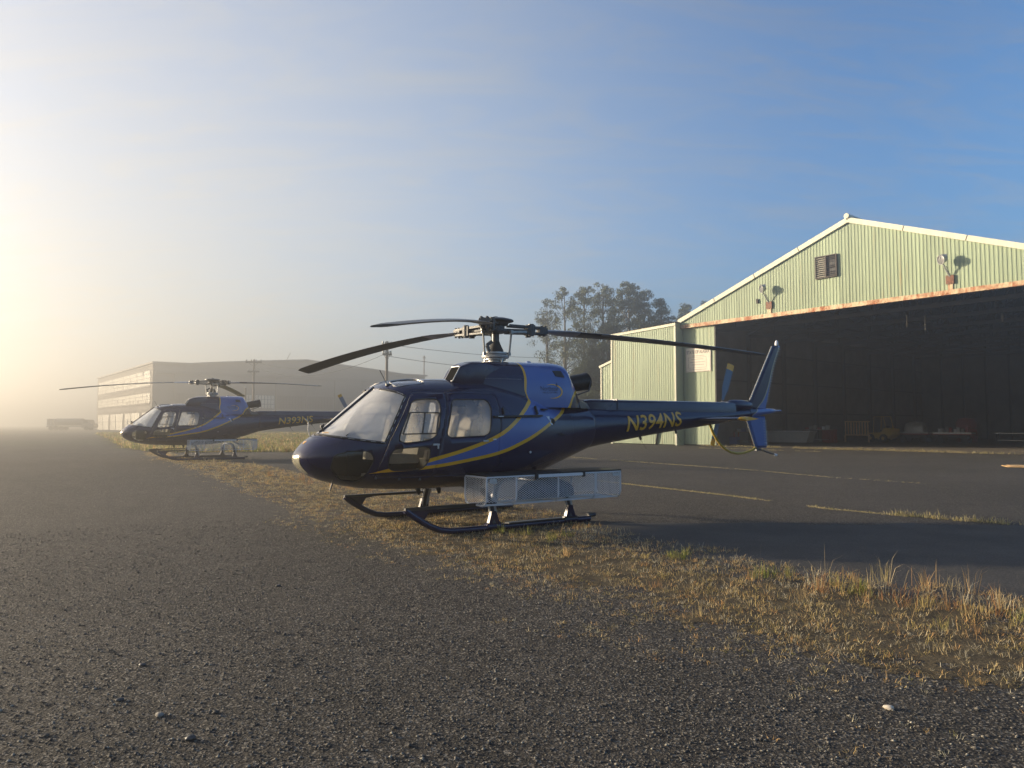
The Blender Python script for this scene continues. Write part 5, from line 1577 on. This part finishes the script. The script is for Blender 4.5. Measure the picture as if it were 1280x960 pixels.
# ---- things standing inside the hangar
def bench(u, v, L, h, label, top='bench_wood', leg='tool_red', rz=0.0):
    r_ = at_hangar('workbench', u, v, .012, label, 'workbench', 'workbenches in the hangar', rz)
    t_ = MB(); t_.bb((-L / 2, -.35, h - .05), (L / 2, .35, h)); part(t_, 'table_top', top, r_)
    for x in (-L / 2 + .08, L / 2 - .08):
        for y in (-.28, .28):
            l_ = MB(); l_.bb((x - .04, y - .04, 0), (x + .04, y + .04, h - .05)); part(l_, 'leg', leg, r_)
    s_ = MB(); s_.bb((-L / 2 + .1, -.3, .25), (L / 2 - .1, .3, .29)); part(s_, 'shelf', top, r_)
    return r_
def crate(name, u, v, z, size, mat, label, cat, grp):
    r_ = at_hangar(name, u, v, z, label, cat, grp, rs.uniform(-.15, .15))
    a, b, h = size
    m_ = MB(); m_.bb((-a / 2, -b / 2, 0), (a / 2, b / 2, h * .88)); part(m_, 'container', mat, r_)
    m_ = MB(); m_.bb((-a / 2 - .015, -b / 2 - .015, h * .88), (a / 2 + .015, b / 2 + .015, h)); part(m_, 'lid', mat, r_)
    return r_
bench(1.75, 5.2, 1.7, .95, 'red legged workbench just inside the open hangar doorway', 'bench_wood', 'tool_red')
crate('storage_bin', .95, 5.0, .012, (.6, .5, .55), 'tool_blue', 'blue bin on the floor beside the red legged workbench', 'bin', 'bins in the hangar')
for k, (du, c) in enumerate(((-.5, 'pale_metal'), (-.1, 'tool_blue'), (.35, 'inner_pale'))):
    crate('parts_box', 1.75 + du, 5.2, .965, (.28, .3, .22 + .05 * k), c, 'small ' + ('pale metal', 'blue', 'grey')[k] + ' box on the red legged workbench', 'box', 'boxes on the red legged workbench')
mt = at_hangar('water_trough', 2.7, 9.4, .012, 'long pale grey trough on the floor along the hangar side', 'trough')
m_ = MB(); m_.prism([(-1.9, .12), (1.9, .12), (2.2, .95), (-2.2, .95)], -.5, .5); part(m_, 'trough_body', 'inner_pale', mt)
m_ = MB(); m_.bb((-2.25, -.55, .95), (2.25, .55, 1.02)); part(m_, 'trough_rim', 'pale_metal', mt)
bench(2.7, 14.2, 2.3, 1.1, 'dark workbench under the inner door with red cabinet', 'inner_pale', 'tool_red')
for k in range(6):
    crate('parts_box', 1.8 + k * .36, 14.2, 1.112, (.22, .25, .16 + .09 * (k % 3)), ('tool_red', 'pale_metal', 'inner_pale', 'tool_red', 'white_enamel', 'pale_metal')[k], 'small ' + ('red', 'pale metal', 'grey', 'red', 'white', 'pale metal')[k] + ' box on the dark workbench by the red cabinet', 'box', 'boxes on the dark workbench')
crate('tool_cabinet', 3.0, 15.6, .012, (1.0, .6, 1.1), 'tool_red', 'red tool cabinet behind the dark workbench', 'cabinet', None)
crate('storage_bin', 2.3, 13.2, .012, (.5, .5, .6), 'tool_blue', 'blue bin on the floor before the dark workbench', 'bin', 'bins in the hangar')
# wooden pallet fence
pf = at_hangar('pallet', 3.7, 18.9, .012, 'tall slatted pallet leaning beside the yellow forklift', 'pallet')
for k in range(9):
    m_ = MB(); m_.bb((-1.0 + k * .24, -.03, .55), (-.90 + k * .24, .03, 1.75)); part(m_, 'slat', 'plywood', pf)
for z in (.55, 1.7):
    m_ = MB(); m_.bb((-1.05, .03, z), (1.1, .08, z + .1)); part(m_, 'rail', 'plywood', pf)
for x in (-.98, 1.03):
    m_ = MB(); m_.bb((x - .06, -.06, 0), (x + .06, .0295, .55)); part(m_, 'post', 'plywood', pf)
# forklift
fk = at_hangar('forklift', 5.3, 20.0, .012, 'yellow forklift truck parked deep inside the hangar', 'forklift', None, -.25)
m_ = MB(); m_.prism(round_poly([(-.9, .35), (.9, .30), (1.15, .55), (1.2, 1.15), (.55, 1.2), (.35, .85), (-.55, .80), (-.9, .8)], .08), -.5, .5); part(m_, 'chassis', 'forklift_yellow', fk, 30)
m_ = MB(); m_.prism(round_poly([(.75, .55), (1.3, .6), (1.32, 1.15), (.75, 1.22)], .08), -.52, .52); part(m_, 'counterweight', 'forklift_yellow', fk, 30)
for x in (-.62, .60):
    for y in (-.52, .52):
        m_ = MB(); m_.lathe([(.16, -.11), (.33, -.11), (.35, -.06), (.35, .06), (.33, .11), (.16, .11)], (x, y, .35), 18, (0, 1, 0)); wo = part(m_, 'wheel', 'black_rubber', fk, 40)
        m_ = MB(); m_.lathe([(.15, -.118), (.15, .118)], (x, y, .35), 14, (0, 1, 0)); part(m_, 'rim', 'forklift_yellow', wo, 40)
m_ = MB()
for y in (-.45, .45):
    m_.tube([(-.42, y, .8), (-.34, y, 2.15), (.55, y, 2.18), (.78, y, 1.2)], .035, 6)
for x in np.linspace(-.3, .5, 6): m_.tube([(x, -.45, 2.165), (x, .45, 2.165)], .025, 6)
part(m_, 'overhead_guard', 'forklift_yellow', fk, 40)
m_ = MB()
for y in (-.30, .30): m_.bb((-1.08, y - .05, .1), (-.96, y + .05, 2.25))
for z in (.3, 1.2, 2.1): m_.bb((-1.05, -.26, z), (-.99, .26, z + .1))
mo = part(m_, 'mast', 'dark_metal', fk)
for y in (-.25, .25):
    m_ = MB(); m_.bb((-2.1, y - .06, .12), (-1.09, y + .06, .16)); m_.bb((-1.13, y - .06, .16), (-1.09, y + .06, .65)); part(m_, 'fork', 'dark_metal', mo)
m_ = MB(); m_.prism(round_poly([(.05, .9), (.5, .9), (.55, 1.0), (.62, 1.4), (.54, 1.4), (.46, 1.05), (.05, 1.02)], .03), -.24, .24); part(m_, 'seat', 'black_rubber', fk, 40)
# trailers and carts further right
def cart(u, v, L, label, load):
    r_ = at_hangar('flat_cart', u, v, .012, label, 'cart', 'flat carts in the hangar', rs.uniform(-.2, .2))
    m_ = MB(); m_.bb((-L / 2, -.6, .75), (L / 2, .6, .87)); part(m_, 'deck', 'pale_metal', r_)
    m_ = MB(); m_.bb((-L / 2, -.62, .66), (L / 2, .62, .745)); part(m_, 'deck_edge', 'tool_red', r_)
    for x in (-L * .32, L * .32):
        for y in (-.5, .5):
            m_ = MB(); m_.lathe([(.1, -.07), (.26, -.07), (.26, .07), (.1, .07)], (x, y, .26), 16, (0, 1, 0)); part(m_, 'wheel', 'black_rubber', r_, 40)
    m_ = MB(); m_.bb((-L / 2 + .3, -.3, .4), (L / 2 - .3, .3, .66)); part(m_, 'undercarriage', 'inner_beam', r_)
    return r_
cart(7.4, 21.6, 2.5, 'flat cart with red edge carrying a tarped load', None)
tp = at_hangar('tarped_load', 7.4, 21.6, .88, 'grey tarped load on the red edged flat cart', 'load')
m_ = MB(); m_.loft([[(x * k, y * k, z) for x, y in round_poly([(-.8, -.45), (.8, -.45), (.8, .45), (-.8, .45)], .2, 3)] for k, z in ((1.02, 0), (1.0, .3), (.9, .65), (.55, .85), (.1, .9))]); part(m_, 'tarp', 'lamp_grey', tp, 50)
cart(10.2, 21.9, 2.8, 'flat cart with red edge loaded with small boxes', None)
for k in range(8):
    crate('parts_box', 9.1 + k * .30, 21.9 + rs.uniform(-.2, .2), .885, (.2, .25, rs.uniform(.15, .45)), ('white_enamel', 'pale_metal', 'inner_pale', 'tool_red')[k % 4], 'small ' + ('white', 'pale metal', 'grey', 'red')[k % 4] + ' box loaded on a flat cart deep in the hangar', 'box', 'boxes on the flat cart')
dm = at_hangar('storage_drum', 9.6, 26.4, .012, 'large red drum behind the loaded flat cart', 'drum')
m_ = MB(); m_.lathe([(.75, 0), (.78, .05), (.78, 1.7), (.74, 1.75), (.6, 2.0), (.1, 2.1)], (0, 0, 0), 24); part(m_, 'drum_body', 'tool_red', dm, 40)
m_ = MB(); m_.lathe([(.80, .55), (.80, .62)], (0, 0, 0), 24); m_.lathe([(.80, 1.15), (.80, 1.22)], (0, 0, 0), 24); part(m_, 'drum_band', 'rusty_iron', dm, 40)
bench(14.4, 22.3, 2.6, .85, 'long pale topped workbench deep in the hangar beside the carts', 'pale_metal', 'inner_beam')
# plywood sheet lying on the apron
px_, py_ = gp(1290, 584.5)
pw = empty('plywood_sheet', (px_ + .35, py_, 0.0), R(-24), 'tan plywood sheet lying on the tarmac before the hangar', 'plywood')
m_ = MB(); m_.bb((-1.1, -.55, .012), (1.1, .55, .035)); part(m_, 'board', 'plywood', pw)
m_ = MB(); m_.bb((-1.0, -.45, .0352), (1.12, .58, .055)); m_.v = [(x * .97 + y * .06, y - x * .05, z) for x, y, z in m_.v]; part(m_, 'board', 'plywood', pw)

# ------------------------------------------------------------------ old big hangar in the fog
FH_RZ = math.atan2(0.62, 0.78)
FH = empty('old_hangar', (-73.4, 147.0, 0.1), FH_RZ, 'huge old hangar with window bands fading into the fog', 'hangar')
LU, LV = 65.0, 66.0
def f_top(u): return 14.0 if u < 7 or u > LU - 7 else 14.0 + 2.2 * (1 - abs(u - LU / 2) / (LU / 2 - 7)) ** 0.9 if abs(u - LU / 2) < LU / 2 - 7 else 14.0
prof = [(0, 0), (LU, 0), (LU, 14.0)] + [(u, f_top(u)) for u in np.linspace(LU - 7.01, 7.01, 15)] + [(0, 14.0)]
m_ = MB(); m_.prism([(max(u, .3), z) for u, z in prof], .3, LV - .3)
part(m_, 'hall', 'old_wall', FH)
m_ = MB(); rp = [(-.3, 13.95)] + [(u, f_top(u)) for u in np.linspace(7.01, LU - 7.01, 15)] + [(LU + .3, 13.95)]
rp2 = rp + [(u, z + .35) for u, z in reversed(rp)]
m_.prism(rp2, -.4, LV + .4); part(m_, 'roof', 'old_roof', FH)
# front: header band, tall sliding door panels, darker middle band, one window with the pale panes
m_ = MB(); m_.bb((0.4, -.35, 11.9), (LU - .4, .28, 12.5)); part(m_, 'door_header', 'old_wall_dark', FH)
for k in range(8):
    a, b = 4 + (LU - 8) * k / 8 + .06, 4 + (LU - 8) * (k + 1) / 8 - .06
    m_ = MB(); m_.bb((a, -.12 - .12 * (k % 2), 0), (b, .25, 11.88)); do = part(m_, 'door_panel', 'old_wall', FH)
    m_ = MB(); m_.bb((a + .3, -.16 - .12 * (k % 2), 5.0), (b - .3, -.13 - .12 * (k % 2), 7.9)); wo = part(m_, 'window_band', 'old_pane' if k == 2 else 'old_wall_dark', do)
    m_ = MB()
    for j in range(1, 9):
        x = a + .3 + (b - a - .6) * j / 9; m_.bb((x - .06, -.20 - .12 * (k % 2), 5.0), (x + .06, -.165 - .12 * (k % 2), 7.9))
    for z in (5.9, 6.9): m_.bb((a + .3, -.20 - .12 * (k % 2), z), (b - .3, -.165 - .12 * (k % 2), z + .1))
    part(m_, 'mullion', 'old_mullion', do)
# side wing windows: two long bands and the ground floor doors
def band(z0, z1, nsec, ncol, nrow):
    for k in range(nsec):
        a, b = 2 + (LV - 4) * k / nsec + .15, 2 + (LV - 4) * (k + 1) / nsec - .15
        m_ = MB(); m_.bb((-.10, a, z0), (.02, b, z1)); o = part(m_, 'window', 'old_pane', FH)
        m_ = MB()
        for j in range(ncol + 1):
            y = a + (b - a) * j / ncol; m_.bb((-.115, y - .04, z0), (-.101, y + .04, z1))
        for j in range(nrow + 1):
            z = z0 + (z1 - z0) * j / nrow; m_.bb((-.117, a, z - .05), (-.1012, b, z + .05))
        for _ in range(2):   # dark broken panes
            j, i = rs.randrange(ncol), rs.randrange(nrow)
            m_.bb((-.108, a + (b - a) * j / ncol + .05, z0 + (z1 - z0) * i / nrow + .05), (-.104, a + (b - a) * (j + 1) / ncol - .05, z0 + (z1 - z0) * (i + 1) / nrow - .05))
        part(m_, 'mullion', 'old_mullion', o)
        m_ = MB(); m_.bb((-.14, a - .1, z0 - .25), (-.02, b + .1, z0 - .06)); part(m_, 'sill', 'old_wall_dark', o)
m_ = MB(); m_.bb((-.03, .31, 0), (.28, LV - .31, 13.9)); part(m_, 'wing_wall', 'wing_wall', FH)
band(9.5, 12.7, 9, 10, 4)
band(5.9, 8.0, 9, 10, 3)
m_ = MB(); m_.bb((-.12, 1, 4.4), (.0, LV - 1, 5.3)); part(m_, 'wall_band', 'old_wall_dark', FH)
for k in range(7):
    a = 2.5 + k * 9.0; b = a + (8.0 if k % 2 else 6.2)
    m_ = MB(); m_.bb((-.14, a, .05), (.01, b, 3.9)); do = part(m_, 'ground_floor_door', 'old_door', FH)
    m_ = MB()
    for j in range(1, 5): y = a + (b - a) * j / 5; m_.bb((-.18, y - .05, .1), (-.145, y + .05, 3.85))
    m_.bb((-.18, a, 2.0), (-.145, b, 2.1)); part(m_, 'door_rib', 'old_wall', do)
m_ = MB(); m_.tube([(LU - .2, .5, 13.5), (LU - .2, .5, 18.6)], .18, 8); m_.lathe([(.1, 0), (.4, .3), (.1, .9)], (LU - .2, .5, 18.5), 10); part(m_, 'roof_mast', 'pole_wood', FH, 40)
m_ = MB(); m_.tube([(LU / 2 - 4, 3, 15.5), (LU / 2 - 2.6, 3, 18.2)], .07, 6); part(m_, 'roof_aerial', 'pole_wood', FH, 40)

# ------------------------------------------------------------------ poles and wires
def pole(x, y, h, arms, label, az=0.0):
    z = float(gz(x, y))
    r_ = empty('utility_pole', (x, y, z), az, label, 'utility pole', 'utility poles behind the helicopters')
    m_ = MB(); m_.tube([(0, 0, 0), (0, 0, h * .5), (0, 0, h)], [.17, .145, .12], 10); part(m_, 'pole', 'pole_wood', r_, 40)
    for z_, L in arms:
        m_ = MB(); m_.bb((-L / 2, -.22, z_), (L / 2, -.10, z_ + .20)); ao = part(m_, 'crossarm', 'pole_wood', r_)
        for k in range(4):
            x_ = -L / 2 + .1 + (L - .2) * k / 3
            m_ = MB(); m_.lathe([(.05, 0), (.10, .06), (.10, .22), (.03, .28)], (x_, -.15, z_ + .20), 8); part(m_, 'insulator', 'lamp_grey', ao, 40)
        m_ = MB(); m_.bar((-L * .3, -.15, z_), (0, -.13, z_ - .5), .04, .04); m_.bar((L * .3, -.15, z_), (0, -.13, z_ - .5), .04, .04); part(m_, 'brace', 'pole_wood', ao)
    return r_
D1, D2 = 99.0, 70.0
P1 = ((316.5 - 640) / 900 * D1, D1); P2 = ((483.0 - 640) / 900 * D2, D2); P3 = (18.0, 96.0)
pole(P1[0], P1[1], 10.35, ((9.85, 2.2), (8.55, 1.6)), 'utility pole with two crossarms behind the farther helicopter')
pole(P2[0], P2[1], 9.5, ((9.0, 1.0), (8.1, .9)), 'bare utility pole with short arms rising behind the nearer cabin roof', .3)
pole(P3[0], P3[1], 11.0, ((10.6, 2.0),), 'utility pole standing among the trees behind the hangar')
m_ = MB(); mp = ((316 - 640) / 900 * D1 - 1.4, D1 + 1)
rk = empty('guy_pole', (mp[0], mp[1], float(gz(*mp))), 0, 'thin short pole beside the crossarm pole in the fog', 'pole')
m_.tube([(0, 0, 0), (0, 0, 6.5)], .12, 8); part(m_, 'pole', 'pole_wood', rk, 40); m_ = MB(); m_.lathe([(.12, 6.48), (.15, 6.5), (.02, 6.7)], (0, 0, 0), 10); part(m_, 'pole_cap', 'lamp_grey', rk, 40)
def wire(a, b, sag, label, r=.022):
    a, b = Vector(a), Vector(b)
    m_ = MB(); m_.tube([a.lerp(b, t) - Vector((0, 0, sag * 4 * t * (1 - t))) for t in np.linspace(0, 1, 22)], r, 4)
    tag(m_.build('overhead_wire', MATS['black_rubber']), label, 'wire', 'overhead wires')
for k, z in enumerate((9.3, 8.4)):
    wire((P1[0] + .4 * k, P1[1] - .15, z + .9), (P2[0] - .2, P2[1], z), 1.6, ('upper', 'lower')[k] + ' of two sagging wires between the utility poles in the fog')
for k, z in enumerate((9.35, 8.2)):
    wire((P2[0], P2[1], z), (P3[0], P3[1], 10.9 - k * .6), .9 + .5 * k, ('upper', 'lower')[k] + ' of two thin wires from the bare pole to the trees')

# ------------------------------------------------------------------ tank truck in the fog
tx, ty = (92 - 640) / 900 * 170, 170.0
TK = empty('tank_truck', (tx, ty, .13), R(4), 'pale tank truck almost lost in the bright fog', 'truck')
m_ = MB(); m_.loft([[(x, 1.15 * math.cos(a), 1.95 + .85 * math.sin(a)) for a in np.linspace(0, 2 * math.pi, 20, endpoint=False)] for x in (-3.6, -3.5, 2.2, 2.3)]); part(m_, 'tank', 'truck_grey', TK, 40)
m_ = MB(); m_.prism(round_poly([(2.5, .6), (5.2, .6), (5.2, 1.5), (4.5, 1.65), (4.1, 2.5), (2.5, 2.55)], .1), -1.15, 1.15); cb = part(m_, 'cab', 'truck_grey', TK, 30)
m_ = MB(); m_.bb((2.9, -1.17, 1.65), (3.9, -1.152, 2.35)); part(m_, 'cab_window', 'panel_black', cb)
m_ = MB(); m_.bb((-5.4, -1.1, .75), (2.4, 1.1, 1.0)); part(m_, 'chassis', 'truck_grey', TK)
m_ = MB()
for x in (-5.3, -4.6, -3.8): m_.bb((x, -1.1, 1.0), (x + .12, 1.1, 2.7))
m_.bb((-5.3, -1.1, 2.6), (-3.7, 1.1, 2.72)); part(m_, 'rear_rack', 'truck_white', TK)
for x in (-4.4, -3.2, -2.0, 3.6):
    for y in (-1.0, 1.0):
        m_ = MB(); m_.lathe([(.2, -.15), (.5, -.15), (.5, .15), (.2, .15)], (x, y, .5), 16, (0, 1, 0)); part(m_, 'wheel', 'black_rubber', TK, 40)

# ------------------------------------------------------------------ trees behind the hangar
simple('leaf_a', (0.10, 0.11, 0.05), 0.7, 0, 0, 0.35, 0.8, spec=0.2)
simple('leaf_b', (0.085, 0.10, 0.05), 0.7, 0, 0, 0.35, 0.8, spec=0.2)
def tree(x, y, h, rad, low, seed, label, mat='leaf_a', nclump=70, nleaf=150, slender=1.0, leaf=0.17):
    r = np.random.default_rng(seed)
    root = empty('tree', (x, y, 0), 0, label, 'tree', 'trees behind the hangar')
    tk = MB()
    bend = r.normal(0, .25, 2)
    def axis(t): return Vector((bend[0] * math.sin(t * 3), bend[1] * math.sin(t * 2.4 + 1), h * .93 * t))
    tk.tube([axis(t) for t in np.linspace(0, 1, 12)], [max(.03, .028 * h * (1 - t) ** .8 * .55 + .02) for t in np.linspace(0, 1, 12)], 8)
    cl = []
    for k in range(nclump):
        t = low + (1 - low) * r.random() ** .85
        env = rad * (math.sin(math.pi * min(1, .12 + .88 * (t - low) / (1 - low))) ** .7 * .95 + .12) * r.uniform(.35, 1.05)
        a = r.uniform(0, 2 * math.pi)
        c = axis(t) + Vector((math.cos(a) * env, math.sin(a) * env, r.uniform(-.2, .5)))
        cl.append((c, t))
        if k % 3 == 0:
            b0 = axis(max(.1, t - .10 - .05 * r.random()))
            tk.tube([b0, b0.lerp(c, .55) + Vector((0, 0, -.1)), c], [.05 * (1.2 - t) + .02, .03, .012], 5)
    tk.build('trunk', MATS['bark'], root, 50)
    C = np.array([c[:] for c, t in cl])
    sz = np.array([.45 + .55 * (1 - t) for c, t in cl]) * slender * r.uniform(.7, 1.25, len(cl))
    n = nclump * nleaf
    cc = np.repeat(C, nleaf, 0); ss = np.repeat(sz, nleaf)
    d = r.normal(0, 1, (n, 3)); d /= np.linalg.norm(d, axis=1)[:, None]
    p = cc + d * (ss * r.random(n) ** .45)[:, None] * np.array([1.05, 1.05, .8])
    u = r.normal(0, 1, (n, 3)); u /= np.linalg.norm(u, axis=1)[:, None]
    w = np.cross(u, r.normal(0, 1, (n, 3))); w /= np.linalg.norm(w, axis=1)[:, None]
    s = leaf * r.uniform(.55, 1.3, n)[:, None]
    V = np.stack([p - u * s * .5, p + w * s * .32, p + u * s * .55, p - w * s * .32], 1)
    me = bpy.data.meshes.new('crown')
    me.vertices.add(n * 4); me.vertices.foreach_set('co', V.ravel().astype(np.float32))
    me.loops.add(n * 4); me.loops.foreach_set('vertex_index', np.arange(n * 4, dtype=np.int32))
    me.polygons.add(n); me.polygons.foreach_set('loop_start', np.arange(0, n * 4, 4, dtype=np.int32))
    me.update(calc_edges=True)
    link_mesh('crown', me, MATS[mat], root)
    return root
def tp_(px, d): return ((px - 640) / 900 * d, d)
def th_(py, d): return CAM_H + (HORIZON - py) / 900 * d
for px, top, d, rad, low, lab, nc, nl, mt_ in (
        (706, 350, 82, 2.7, .34, 'slim pale trunked tree left of its row with open airy crown', 95, 85, 'leaf_a'),
        (731, 347, 84, 2.5, .34, 'second airy tree of the row, its trunk showing beside the exhaust', 95, 85, 'leaf_a'),
        (754, 340, 86, 2.7, .28, 'tall rounded tree rising above the lean-to roof edge', 130, 105, 'leaf_a'),
        (786, 338, 88, 3.3, .12, 'tall pointed tree behind the middle of the lean-to', 210, 130, 'leaf_b'),
        (808, 352, 90, 2.8, .12, 'full tree between the pointed tree and the hangar eave', 150, 120, 'leaf_b'),
        (829, 362, 88, 2.4, .12, 'shorter tree behind the lean-to beside the hangar eave', 140, 115, 'leaf_b'),
        (858, 371, 104, 2.8, .2, 'distant tree top just left of the hangar rake', 180, 120, 'leaf_b'),
        (886, 366, 106, 2.8, .2, 'distant tree top half hidden by the hangar rake', 180, 120, 'leaf_b'),
        (736, 445, 80, 2.6, .05, 'low dense dark tree at the foot of the row by the shed', 160, 170, 'leaf_b'),
        (762, 395, 83, 3.2, .08, 'broad dark understorey tree between shed and tall trees', 220, 170, 'leaf_b')):
    x, y = tp_(px, d)
    tree(x, y, th_(top, d), rad, low, int(px), lab, mt_, nc, nl)
x, y = tp_(684, 88)
tree(x, y, th_(365, 88), 1.9, .35, 91, 'thin sparse tree at the left end of the tree row', 'leaf_a', 60, 80)

# ------------------------------------------------------------------ the two helicopters
def place(root, hx, hy, psi, z=0.0):
    root.rotation_euler = (0, 0, psi)
    root.location = (hx - 3.4 * math.cos(psi), hy - 3.4 * math.sin(psi), z)
PSI = R(34.3)
h1 = make_helicopter('N394NS', R(105.5), (2.62, 2.42, 2.84), (2, 8, 10), R(21), (1.75, 1.3, 1.75))
tag(h1, 'nearer navy helicopter marked N394NS with white mesh side basket', 'helicopter', 'parked helicopters')
place(h1, -0.272, 11.77, PSI)
h2 = make_helicopter('N393NS', R(63), (2.75, 2.66, 2.86), (12, 9, 9), R(-30))
tag(h2, 'farther navy helicopter marked N393NS half faded by fog', 'helicopter', 'parked helicopters')
place(h2, (265 - 640) / 900 * 29.5, 29.5, PSI, 0.13)
HM1 = Matrix.Translation(h1.location) @ Matrix.Rotation(PSI, 4, 'Z')
def bag(M, label):
    r_ = empty('duffel_bag', M @ Vector((3.62, -1.09, .40)), PSI, label, 'bag', 'bags in the cargo baskets')
    m_ = MB(); rings = []
    for x, k in ((-.50, .25), (-.46, .55), (-.32, .88), (-.05, 1), (.22, .95), (.40, .75), (.47, .4)):
        rings.append([(x, .21 * k * math.cos(a), .015 + .145 * k + .145 * k * math.sin(a)) for a in np.linspace(0, 2 * math.pi, 18, endpoint=False)])
    m_.loft(rings); part(m_, 'bag_body', 'bag_navy', r_, 60)
    m_ = MB(); m_.tube([(-.25, -.05, .29), (-.1, -.06, .33), (.08, -.06, .33), (.2, -.05, .29)], .012, 6); part(m_, 'handle', 'black_rubber', r_, 60)
bag(HM1, 'dark navy duffel bag lying in the white mesh basket of N394NS')
# ------------------------------------------------------------------ haze
m = bpy.data.materials.new('haze_air'); m.use_nodes = True
t = NT(m.node_tree); t.n.clear()
out = t.node('ShaderNodeOutputMaterial'); pv = t.node('ShaderNodeVolumePrincipled')
pv.inputs['Color'].default_value = (0.98, 0.945, 0.88, 1)
pv.inputs['Density'].default_value = HAZE_DENSITY
pv.inputs['Anisotropy'].default_value = HAZE_G
t.l.new(pv.outputs[0], out.inputs['Volume'])
hz = MB(); hz.bb((-620, -620, -1.2), (620, 620, HAZE_TOP))
tag(hz.build('haze', m), 'pale morning haze over the whole airfield', 'haze', kind='stuff')
